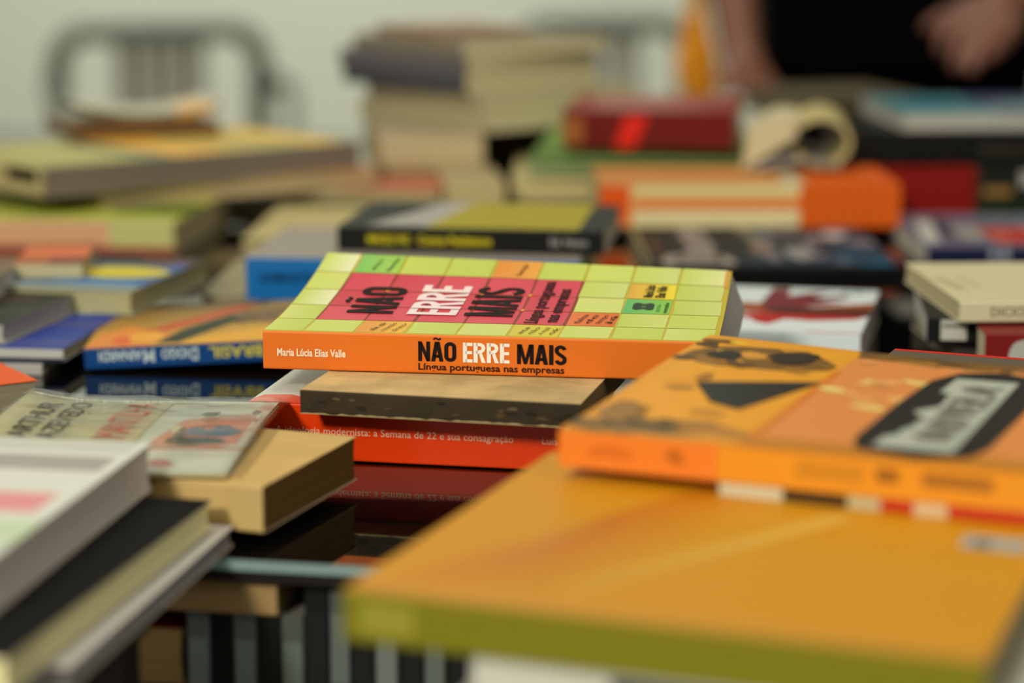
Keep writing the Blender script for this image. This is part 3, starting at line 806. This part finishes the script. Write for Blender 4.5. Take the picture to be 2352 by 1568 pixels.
bookl('magazine', 'thin magazine with red edges sandwiched between the mustard and the orange patterned book', (mg.x, mg.y), .0477, .22, .302, .0050, -22.7, cover=(96, 86, 70), spinec=(196, 50, 24), page=(196, 180, 150), cat='magazine', rough=.5,
      art=[(rect(0, .985, 1, 1), (214, 30, 14)), (rect(0, 0, .12, 1), (206, 200, 170), 'front'), (rect(.12, 0, .24, 1), (70, 50, 24), 'front'), (rect(.24, 0, .30, 1), (190, 180, 140), 'front'), (rect(.36, 0, .42, 1), (214, 190, 150), 'front')])
fm = at(1284, 1068, .0531)
cov = [(rect(0, 0, 1, 1), [(224, 146, 22), (204, 128, 30), (214, 140, 24), (230, 160, 34)]),
       (rect(.36, .03, .95, .98), (222, 140, 70)), ([(.02, .02), (.34, .02), (.36, .98), (.04, .98)], (230, 158, 30)),
       (blob(.18, .80, .15, .13, 3, 18, .2), (120, 84, 26)), (blob(.10, .78, .04, .05, 5), (40, 28, 18)), (blob(.24, .83, .06, .06, 6), (46, 30, 20)), (blob(.16, .82, .04, .04, 7), (214, 150, 50)), (blob(.10, .72, .05, .05, 8), (150, 104, 40)),
       ([(.12, .50), (.36, .62), (.27, .30), (.20, .34)], (26, 22, 20)), (blob(.12, .08, .14, .05, 9), (110, 80, 34)), (blob(.06, .20, .05, .08, 10), (150, 106, 36)), (blob(.28, .10, .08, .05, 11), (180, 120, 40)),
       (rect(.355, .0, .37, .75), (214, 116, 20)), (rect(.36, .92, 1, 1), (120, 84, 30)), (blob(.55, .93, .10, .03, 12), (160, 110, 40)), (blob(.75, .94, .08, .03, 13), (150, 100, 40)),
       (rect(.36, .0, 1, .10), (196, 124, 24))]
rn = random.Random(77)
for i in range(70):
    reg = rn.choice([(.02, .34, .68, .94, (110, 76, 24)), (.0, .30, .02, .16, (110, 80, 34)), (.36, .98, .90, .99, (120, 86, 34)), (.05, .34, .2, .95, (204, 136, 30)), (.38, .55, .4, .9, (214, 150, 84))])
    u, v = rn.uniform(reg[0], reg[1]), rn.uniform(reg[2], reg[3])
    f = rn.uniform(.7, 1.5)
    cov.append((blob(u, v, rn.uniform(.012, .035), rn.uniform(.012, .03), 200 + i, 12), tuple(min(235, int(x * f)) for x in reg[4])))
cov += [([(.12, .50), (.36, .62), (.27, .30), (.20, .34)], (26, 22, 20)), (blob(.10, .78, .04, .05, 5), (40, 28, 18)), (blob(.24, .83, .06, .06, 6), (46, 30, 20))]
ov_ = [(.56, .07), (.54, .16), (.545, .5), (.56, .76), (.60, .86), (.68, .90), (.76, .86), (.79, .76), (.795, .5), (.79, .16), (.77, .07), (.68, .03)]
cov.append((ov_, (24, 20, 18)))
cov.append(([(.585, .10), (.735, .10), (.735, .80), (.605, .80)], (180, 186, 172)))
for k in range(5):
    cov.append((blob(.67, .22 + k * .12, .035, .03, 30 + k), (120, 116, 104)))
cov = [([(p[0] * .94, p[1]) if k_ > 0 else p for p in it[0]], it[1]) for k_, it in enumerate(cov)]
cov += [(rect(0, 0, .30, 1), (236, 130, 44), 'front'), (rect(.30, 0, 1, 1), (230, 150, 36), 'front'), (rect(.44, .3, .56, .8), (206, 136, 36), 'front'), (rect(.58, .4, .62, .8), (160, 100, 30), 'front'), (rect(.66, .4, .78, .8), (170, 108, 36), 'front'), (blob(.10, .5, .04, .2, 3), (214, 112, 36), 'front'), (blob(.22, .55, .02, .2, 5), (190, 104, 30), 'front')]
bookl('book', 'orange patterned book with a black oval panel on its cover, lying over the mustard book', (fm.x, fm.y), .0531, .23, .203, .0152, -22.7, cover=(226, 148, 30), spinec=(232, 140, 40), page=(190, 176, 140), art=cov, rough=.45, coat=.05,
      curl=lambda u, v: .004 * math.sin(min(1, v / .17) * 1.57) ** 2 * max(0, 1 - u / .12),
      texts=[dict(s='NOVELA', u=.675, v=.18, size=.017, col=(120, 122, 112), ang=90, weight=.0, fit=.11, name='cover_title', h=.0012)])
# pieces at the very front
p3 = dirp((mus.x, mus.y), YW, .050, -.004)
bookl('book', 'grey-white book with navy and white edge, directly beneath the mustard book', p3, .0136, .225, .17, .0148, YW, cover=(186, 188, 172), spinec=(36, 40, 66), page=(170, 166, 150), rough=.5,
      art=[(rect(0, 0, .22, 1), (206, 206, 196), 'front'), (rect(.24, .0, .30, .6), (90, 110, 116), 'front'), (rect(.56, .2, .72, 1), (176, 180, 172), 'front'), (rect(.76, 0, 1, 1), (200, 200, 186), 'front')])
p4 = dirp((mus.x, mus.y), YW, .042, -.010)
bookl('book', 'pale book resting on a dark stool, lowest of the mustard pile', p4, -.0052, .225, .15, .0186, YW + 2, cover=(200, 200, 190), spinec=(90, 100, 110), page=(170, 166, 150), rough=.5,
      art=[(rect(0, 0, .3, 1), (190, 190, 184), 'front'), (rect(.5, 0, .7, 1), (40, 44, 70), 'front')])
# ------------------------------------------------------------------ near left pile
bookl('booklet', 'thin white booklet, lowest of the near left pile', (-.3135, .827), .0002, .155, .195, .0088, -11, cover=(206, 202, 196), page=(150, 146, 150), spine='left', rough=.4)
bookl('book', 'black-covered book with cream page edge, middle of the near left pile', (-.3360, .800), .0096, .163, .218, .0135, -11.6, cover=(10, 10, 9), page=(252, 244, 190), spine='left', rough=.85, coat=0)
bookl('book', 'white book with pink stripe and grey page edge, topmost of the near left pile', (-.3450, .818), .0236, .152, .208, .0212, -9.4, cover=(218, 220, 210), page=(224, 214, 210), spine='left', rough=.5,
      art=[(rect(0, .42, .94, .56), (226, 150, 150)), (rect(0, .74, .96, .86), (168, 162, 156)), (rect(0, .0, .9, .2), (214, 60, 50)), (rect(0, .2, 1, .36), (196, 214, 180)), (rect(0, .9, .97, 1), (200, 202, 190))])
tan = at(605, 1226, .0062)
bookr('book', 'thick tan pocket book with a bare cover, under the plastic-wrapped booklet', (605, 1226), .0062, .15, .103, .0215, -20, cover=(206, 172, 108), page=(126, 92, 46), spinec=(196, 168, 110), rough=.7, coat=0, spine='front', cover_var=.08)
aze = at(520, 1098, .0288)
azart = [(rect(0, .955, 1, 1), (160, 156, 104)), (rect(.60, .0, 1, .93), (200, 206, 186)), ([(.64, .30), (.70, .66), (.96, .80), (.97, .34), (.90, .28)], (206, 130, 96)), (blob(.84, .50, .10, .09, 3), (30, 96, 126)), (blob(.80, .36, .10, .06, 4), (60, 66, 50)),
         (blob(.70, .52, .02, .04, 5), (206, 196, 140)), (blob(.78, .76, .04, .04, 6), (40, 44, 50)), (blob(.95, .80, .015, .05, 7), (30, 34, 50)), (blob(.90, .66, .07, .05, 8), (196, 110, 90)), (blob(.73, .46, .02, .08, 9), (60, 56, 40)), (blob(.74, .10, .05, .04, 10), (196, 110, 110)), (rect(.585, .0, .592, .94), (150, 150, 120)),
         (rect(.60, .26, 1, .28), (176, 104, 80))]
wrap = bookr('booklet', 'cream booklet by Arthur Azevedo in clear plastic wrap, lying on the tan pocket book', (520, 1099), .0288, .128, .147, .0022, -3.5, cover=(190, 184, 140), page=(180, 170, 130), rough=.30, coat=.9, art=azart,
      curl=lambda u, v: .0045 * max(0, 1 - u / .04) ** 2 * (v / .147) + .0022 * math.sin(v / .147 * 3.1) * 1.0,
      texts=[dict(s='ARTHUR', u=.17, v=.36, size=.0105, col=(70, 66, 46), ang=90, weight=.01, fit=.075, name='cover_author'), dict(s='AZEVEDO', u=.28, v=.36, size=.0105, col=(76, 72, 54), ang=90, weight=.01, fit=.082, name='cover_author'),
             dict(s='A MANTILHA', u=.54, v=.26, size=.017, col=(190, 70, 44), ang=90, weight=.0, fit=.098, name='cover_title'),
             dict(s='BIBLIOTECA DO TEATRO AMIGO', u=.06, v=.962, size=.0042, col=(110, 108, 70), fit=.085, name='series_name')])
pm = bpy.data.materials.new('clear_plastic')
pm.use_nodes = True
nt = pm.node_tree
pb = nt.nodes['Principled BSDF']
pb.inputs['Base Color'].default_value = (1, 1, 1, 1)
pb.inputs['Roughness'].default_value = .08
pb.inputs['IOR'].default_value = 1.45
ts = nt.nodes.new('ShaderNodeBsdfTransparent'); mxs = nt.nodes.new('ShaderNodeMixShader'); gl = nt.nodes.new('ShaderNodeBsdfGlossy'); lw = nt.nodes.new('ShaderNodeFresnel')
gl.inputs['Roughness'].default_value = .12
lw.inputs['IOR'].default_value = 1.13
nt.links.new(lw.outputs['Fac'], mxs.inputs['Fac']); nt.links.new(ts.outputs['BSDF'], mxs.inputs[1]); nt.links.new(gl.outputs['BSDF'], mxs.inputs[2])
nt.links.new(mxs.outputs['Shader'], nt.nodes['Material Output'].inputs['Surface'])
nt.nodes.remove(pb)
V, Fc = [], []
NX, NY = 40, 44
for i in range(NX + 1):
    for j in range(NY + 1):
        x, y = -.002 + .134 * i / NX, -.003 + .153 * j / NY
        w = noise.noise(Vector((x * 45, y * 60, 3))) * .0012 + noise.noise(Vector((x * 160, y * 200, 7))) * .0004
        e = max(0, abs(i / NX - .5) - .46) * .05
        V.append((x, y, .0042 + wrap.cf(min(.128, max(0, x)), min(.147, max(0, y))) + w - e))
for i in range(NX):
    for j in range(NY):
        a_ = i * (NY + 1) + j
        Fc.append((a_, a_ + NY + 1, a_ + NY + 2, a_ + 1))
mesh_obj('plastic_wrap', V, Fc, pm, wrap.root, smooth=True)
# ------------------------------------------------------------------ chairs against the wall
def tube(bm, pts, rx, ry, up=Vector((0, 1, 0)), seg=10):
    rings = []
    n = len(pts)
    for i, p in enumerate(pts):
        p = Vector(p)
        t = (Vector(pts[min(n - 1, i + 1)]) - Vector(pts[max(0, i - 1)])).normalized()
        s = t.cross(up).normalized()
        w = s.cross(t).normalized()
        rings.append([bm.verts.new(p + s * rx * math.cos(a) + w * ry * math.sin(a)) for a in [2 * math.pi * k / seg for k in range(seg)]])
    for a, b in zip(rings, rings[1:]):
        for k in range(seg):
            bm.faces.new((a[k], a[(k + 1) % seg], b[(k + 1) % seg], b[k]))
    bm.faces.new(rings[0][::-1]); bm.faces.new(rings[-1])
PL = mat('grey_plastic', (98, 106, 92), rough=0.4, spec=0.5)
PL2 = mat('grey_plastic_light', (136, 136, 124), rough=0.4, spec=0.5)
def make_chair(loc, rz, label, k=1.0):
    t = empty('plastic_chair', loc, (0, 0, rz), label, 'chair', None)
    bm = bmesh.new()
    H, W2 = .775, .215 * k
    path = [(-W2, .03, .40), (-W2, .015, .55), (-W2, 0, .68)]
    for i in range(1, 7):
        a = math.pi / 2 * i / 6
        path.append((-W2 + .07 - .07 * math.cos(a), -.005, .68 + .07 * math.sin(a)))
    path += [(0, -.012, .752)]
    path += [(-x, y, z) for x, y, z in reversed(path[:-1])]
    tube(bm, path, .024, .014)
    bm_obj('back_frame', bm, PL, t, True)
    bm = bmesh.new()
    for i in range(4):
        x = (-.075 + i * .05) * k
        add_box(bm, x - .0215 * k, x + .0215 * k, -.006, .004, .44, .745, .002)
    add_box(bm, -.2 * k, .2 * k, -.004, .016, .41, .46, .004)
    bm_obj('backrest', bm, PL2, t)
    bm = bmesh.new()
    n = 8
    g = [[bm.verts.new((-.21 * k + .42 * k * i / n, -.42 + .46 * j / n, .43 - .012 * math.sin(math.pi * i / n) + (.0 if j > 1 else -.012 * (2 - j)))) for j in range(n + 1)] for i in range(n + 1)]
    for i in range(n):
        for j in range(n):
            bm.faces.new((g[i][j], g[i + 1][j], g[i + 1][j + 1], g[i][j + 1]))
    r = bmesh.ops.solidify(bm, geom=bm.faces[:], thickness=.012)
    bm_obj('seat', bm, PL2, t, True)
    for s in (-1, 1):
        bm = bmesh.new()
        tube(bm, [(s * W2, .01, .62), (s * (W2 + .03), -.10, .645), (s * (W2 + .03), -.30, .635), (s * (W2 + .015), -.385, .60), (s * (W2 - .005), -.40, .43)], .022, .012, up=Vector((1, 0, 0.1)))
        bm_obj('armrest', bm, PL, t, True)
        for yy, fy in ((-.40, -.44), (.03, .09)):
            bm = bmesh.new()
            tube(bm, [(s * (W2 - .01), yy, .43), (s * (W2 + .01), (yy + fy) / 2, .2), (s * (W2 + .02), fy, 0)], .022, .018)
            bm_obj('leg', bm, PL, t, True)
    return t
c1 = atd(372, 300, 4.95)
make_chair((c1.x, 4.95, 0), R(14), 'grey plastic armchair with slatted back against the pale wall, left of the tall pile', 1.0)
c2 = atd(1385, 300, 5.25)
make_chair((c2.x, 5.25, 0), R(-6), 'grey plastic armchair half hidden behind the tall pile, beside the yellow bag', .88)
# ------------------------------------------------------------------ person
def capsule(bm, a, b, ra, rb):
    a, b = Vector(a), Vector(b)
    for c, r in ((a, ra), (b, rb)):
        bmesh.ops.create_icosphere(bm, subdivisions=2, radius=r, matrix=Matrix.Translation(c))
    d = b - a
    if d.length > 1e-5:
        m = Matrix.Translation((a + b) / 2) @ d.to_track_quat('Z', 'Y').to_matrix().to_4x4()
        bmesh.ops.create_cone(bm, cap_ends=True, segments=20, radius1=ra, radius2=rb, depth=d.length, matrix=m)
def ellipsoid(bm, c, r, rot=0):
    m = Matrix.Translation(c) @ Matrix.Rotation(rot, 4, 'X') @ Matrix.Diagonal((r[0], r[1], r[2], 1))
    bmesh.ops.create_icosphere(bm, subdivisions=3, radius=1, matrix=m)
def remeshed(name, bm, voxel, m, parent, smooth=4):
    me = bpy.data.meshes.new(name); bm.to_mesh(me); bm.free()
    o = bpy.data.objects.new(name, me); sc.collection.objects.link(o)
    md = o.modifiers.new('r', 'REMESH'); md.mode = 'VOXEL'; md.voxel_size = voxel
    sm = o.modifiers.new('s', 'SMOOTH'); sm.factor = .5; sm.iterations = smooth
    dg = bpy.context.evaluated_depsgraph_get()
    nm = bpy.data.meshes.new_from_object(o.evaluated_get(dg))
    bpy.data.objects.remove(o); bpy.data.meshes.remove(me)
    nm.name = name
    nm.materials.clear(); nm.materials.append(m)
    for p in nm.polygons: p.use_smooth = True
    return link(bpy.data.objects.new(name, nm), parent)
PY = 3.22
pc = atd(2070, 200, PY)
PX = pc.x
per = empty('person', (PX, PY, 0), (0, 0, 0), 'person in black shirt and trousers leaning one hand on the table, other hand hanging forward', 'person')
def L_(p): return (p[0] - PX, p[1] - PY, p[2])
SK = mat('skin', (124, 80, 62), rough=.5, var=.05, vscale=12)
sh1, sh2 = (-.175, 0.03, 1.36), (.175, 0.03, 1.36)
# leaning arm (towards the chair), its hand on a pile at the table edge
w1 = L_(atd(1700, 120, 3.02)); h1 = L_(atd(1735, 196, 2.95)); e1 = L_(atd(1648, -260, 3.15))
w2 = L_(atd(2345, -20, 3.0)); h2 = L_(atd(2250, 50, 2.95)); e2 = (.33, .0, 1.08)
bm = bmesh.new()
capsule(bm, (0, .02, 1.45), (0, .0, 1.53), .055, .052)                       # neck
ellipsoid(bm, (0, -.02, 1.625), (.075, .095, .115))                           # skull
ellipsoid(bm, (0, -.05, 1.575), (.055, .065, .07))                            # jaw
capsule(bm, (0, -.105, 1.635), (0, -.128, 1.60), .010, .015)                  # nose
for s in (-1, 1):
    ellipsoid(bm, (s * .077, -.01, 1.615), (.012, .022, .033))                # ear
    capsule(bm, (s * .02, -.108, 1.652), (s * .045, -.098, 1.652), .010, .009)  # brow
capsule(bm, (-.018, -.112, 1.563), (.018, -.112, 1.563), .008, .008)          # lips
ellipsoid(bm, (0, .03, 1.28), (.17, .10, .17)); ellipsoid(bm, (0, .03, 1.10), (.145, .095, .17)); ellipsoid(bm, (0, .04, .95), (.165, .11, .13))
capsule(bm, sh1, e1, .052, .040); capsule(bm, e1, w1, .040, .027)
capsule(bm, sh2, e2, .052, .040); capsule(bm, e2, w2, .040, .027)
capsule(bm, (-.12, .03, 1.38), sh1, .06, .055); capsule(bm, (.12, .03, 1.38), sh2, .06, .055)
for s in (-1, 1):
    capsule(bm, (s * .09, .04, .90), (s * .10, .03, .48), .085, .055)
    capsule(bm, (s * .10, .03, .48), (s * .10, .06, .09), .055, .038)
    capsule(bm, (s * .10, .06, .05), (s * .11, -.12, .035), .036, .026)
def hand_(bm, w, h, fdirs, thumb, spread):
    w, h = Vector(w), Vector(h)
    ax = (h - w).normalized()
    sd = Vector(spread).normalized()
    capsule(bm, w, w + ax * .03, .027, .026)
    for k in (-1.2, -.4, .4, 1.2):
        capsule(bm, w + ax * .02 + sd * k * .010, h + sd * k * .019, .016, .0125)
    for i, k in enumerate((-1.2, -.4, .4, 1.2)):
        L = (.068, .078, .074, .058)[i]
        b0 = h + sd * k * .021
        d1 = (Vector(fdirs[0]) + sd * k * .10).normalized(); d2 = (Vector(fdirs[1]) + sd * k * .08).normalized()
        b1 = b0 + d1 * L * .5; b2 = b1 + d2 * L * .5
        capsule(bm, b0, b1, .0095, .0085); capsule(bm, b1, b2, .0085, .007)
    t0 = w + ax * .03 - sd * .02 * (1 if thumb > 0 else -1)
    td = (ax * .7 - sd * (1 if thumb > 0 else -1) * .8).normalized()
    capsule(bm, t0, t0 + td * .04, .013, .011); capsule(bm, t0 + td * .04, t0 + td * .045 + ax * .03, .011, .009)
hand_(bm, w1, h1, [(.45, -.5, -.5), (.55, -.6, -.15)], 1, (.6, .5, .0))
capsule(bm, w2, L_(atd(2290, 30, 2.96)), .030, .034)
for k0, k1, k2, k3 in (((2300, 0), (2225, 18), (2165, 40), (2128, 62)), ((2290, 30), (2220, 50), (2172, 85), (2160, 112)), ((2290, 55), (2235, 90), (2205, 125), (2192, 152)), ((2300, 70), (2260, 110), (2240, 135), (2232, 158))):
    dy = (k0[1] - 30) * .0002
    a_, b_, c_, d_ = [Vector(L_(atd(q_[0], q_[1], 2.95 - dy + i_ * -.006))) for i_, q_ in enumerate((k0, k1, k2, k3))]
    capsule(bm, a_, b_, .021, .0155); capsule(bm, b_, c_, .0115, .0100); capsule(bm, c_, d_, .0100, .0080)
t_ = [Vector(L_(atd(x_, y_, 2.91))) for x_, y_ in ((2320, 60), (2290, 105), (2268, 128))]
capsule(bm, t_[0], t_[1], .017, .013); capsule(bm, t_[1], t_[2], .0125, .010)
body = remeshed('body', bm, .0045, SK, per, 5)
BLKC = mat('black_cloth', (4, 4, 5), rough=.95, spec=.05, var=.2, vscale=20)
bm = bmesh.new()
ellipsoid(bm, (0, .03, 1.28), (.20, .13, .19)); ellipsoid(bm, (0, .03, 1.10), (.185, .13, .19)); ellipsoid(bm, (0, .03, .93), (.205, .14, .17))
add_box(bm, -.20, .20, -.09, .15, .80, 1.0, .0)
for s, sh, e in ((-1, sh1, e1), (1, sh2, e2)):
    mid = Vector(sh).lerp(Vector(e), .62)
    capsule(bm, (s * .10, .03, 1.39), sh, .075, .072); capsule(bm, sh, mid, .072, .062)
remeshed('shirt', bm, .010, BLKC, per, 6)
bm = bmesh.new()
ellipsoid(bm, (0, .04, .90), (.195, .135, .12))
for s in (-1, 1):
    capsule(bm, (s * .095, .04, .86), (s * .105, .03, .48), .105, .075); capsule(bm, (s * .105, .03, .48), (s * .105, .06, .12), .075, .062)
remeshed('trousers', bm, .010, mat('dark_trousers', (6, 6, 7), rough=.95, spec=.05), per, 5)
bm = bmesh.new()
ellipsoid(bm, (0, .01, 1.655), (.088, .105, .095)); ellipsoid(bm, (0, .06, 1.60), (.08, .06, .09))
remeshed('hair', bm, .008, mat('dark_hair', (26, 20, 16), rough=.7), per, 3)
for s in (-1, 1):
    bm = bmesh.new(); ellipsoid(bm, (s * .032, -.107, 1.627), (.013, .009, .009)); bm_obj('eye', bm, mat('eye', (40, 30, 26), rough=.2), per, True)
    bm = bmesh.new(); ellipsoid(bm, (s * .11, -.05, .04), (.05, .14, .04)); add_box(bm, s * .11 - .045, s * .11 + .045, -.18, .09, .0, .03, .008)
    bm_obj('shoe', bm, mat('shoe_leather', (20, 18, 18), rough=.4), per)
# ------------------------------------------------------------------ yellow bag
by = 3.6
bt = atd(1600, 150, by)
bag = empty('cloth_bag', (bt.x, by, bt.z), (0, 0, 0), 'yellow cloth bag hanging beside the person\'s bare arm', 'bag')
bm = bmesh.new()
for c, r in (((0, 0, 0), (.034, .026, .058)), ((.006, 0, -.03), (.031, .026, .036)), ((-.002, 0, .05), (.022, .018, .045))):
    ellipsoid(bm, c, r)
remeshed('bag_pouch', bm, .004, mat('yellow_cloth', (236, 150, 6), rough=.8, var=.1, vscale=60), bag, 4)
bm = bmesh.new()
tube(bm, [(0, 0, .05), (-.002, 0, .12), (.012, .0, .25), (.05, -.05, .42), (.10, -.25, .55)], .015, .007)
bm_obj('strap', bm, mat('yellow_strap', (214, 150, 40), rough=.8), bag, True)
# ------------------------------------------------------------------ books kept on the shelf right under the front edge of the table
tw = math.degrees(tyaw)
def upright(lx, T, H, top, c, lb, grp, D=.14):
    x, y = tl(lx, .014)
    bookl('book', lb, (x, y), top, H, D, T, tw, cover=c, spinec=c, page=(120, 116, 104), tilt=(0, R(90)), rough=.45, group=grp, art=[(rect(.06, .1, .2, .9), tuple(min(255, int(k * 1.3)) for k in c), 'front')])
rn = random.Random(5)
lx = -.020
k = 0
while lx < .125:
    T = rn.uniform(.0098, .0118)
    top = -.0285 if lx < .026 else -.0125 - rn.uniform(0, .004)
    H = .240 + top - .0003
    if k % 2 == 0:
        g_ = rn.choice([(88, 96, 92), (78, 86, 82), (106, 116, 118)])
        upright(lx, T - .0003, H, top, g_, 'thin grey-spined book standing upright on the shelf under the table front', 'grey upright books under the table front')
    else:
        upright(lx, T - .0003, H, top, (22, 24, 24), 'thin black-spined book standing upright on the shelf under the table front', 'black upright books under the table front')
    lx += T
    k += 1
x, y = tl(-.090, .010)
bookl('book', 'tan book lying across the tops of the upright books under the table edge', (x, y), -.0282, .1135, .12, .0152, tw, cover=(150, 122, 80), page=(170, 140, 92), spinec=(160, 132, 88), rough=.7)
zb = -.2398
for T, c, lb in ((.046, (60, 56, 50), 'thick dark book at the bottom of the flat stack under the table front'), (.044, (90, 80, 60), 'olive book second from the bottom of the flat stack under the table front'), (.045, (44, 40, 40), 'black book in the middle of the flat stack under the table front'), (.040, (120, 96, 64), 'brown book second from the top of the flat stack under the table front'), (.027, (140, 34, 24), 'red-covered book with tan pages, topmost of the flat stack under the table front')):
    x, y = tl(-.165, .016)
    bookl('book', lb, (x, y), zb, .143, .13, T - .0004, tw, cover=c, spinec=c, page=(176, 146, 96), spine='left', rough=.6, group='flat stack under the table front')
    zb += T
# stools that carry the two near piles
def stool(label, loc, yaw, w, d, top):
    t = empty('stool', (loc[0], loc[1], 0), (0, 0, R(yaw)), label, 'stool')
    wm = mat('dark_stained_wood', (38, 30, 24), rough=.5, var=.2, vscale=30)
    bm = bmesh.new(); add_box(bm, 0, w, 0, d, TABLE + top - .022, TABLE + top, .003); bm_obj('seat', bm, wm, t)
    for a_ in (.015, w - .015):
        for b_ in (.015, d - .015):
            bm = bmesh.new(); add_box(bm, a_ - .011, a_ + .011, b_ - .011, b_ + .011, 0, TABLE + top - .022, .002); bm_obj('leg', bm, wm, t)
a_ = dirp((-.3135, .827), -11, .012, .012)
stool('dark wooden stool carrying the near left pile of books', a_, -11, .125, .125, .0)
a_ = dirp(p4, YW + 2, .015, .015)
stool('dark wooden stool carrying the mustard pile of books', a_, YW + 2, .195, .115, -.0055)
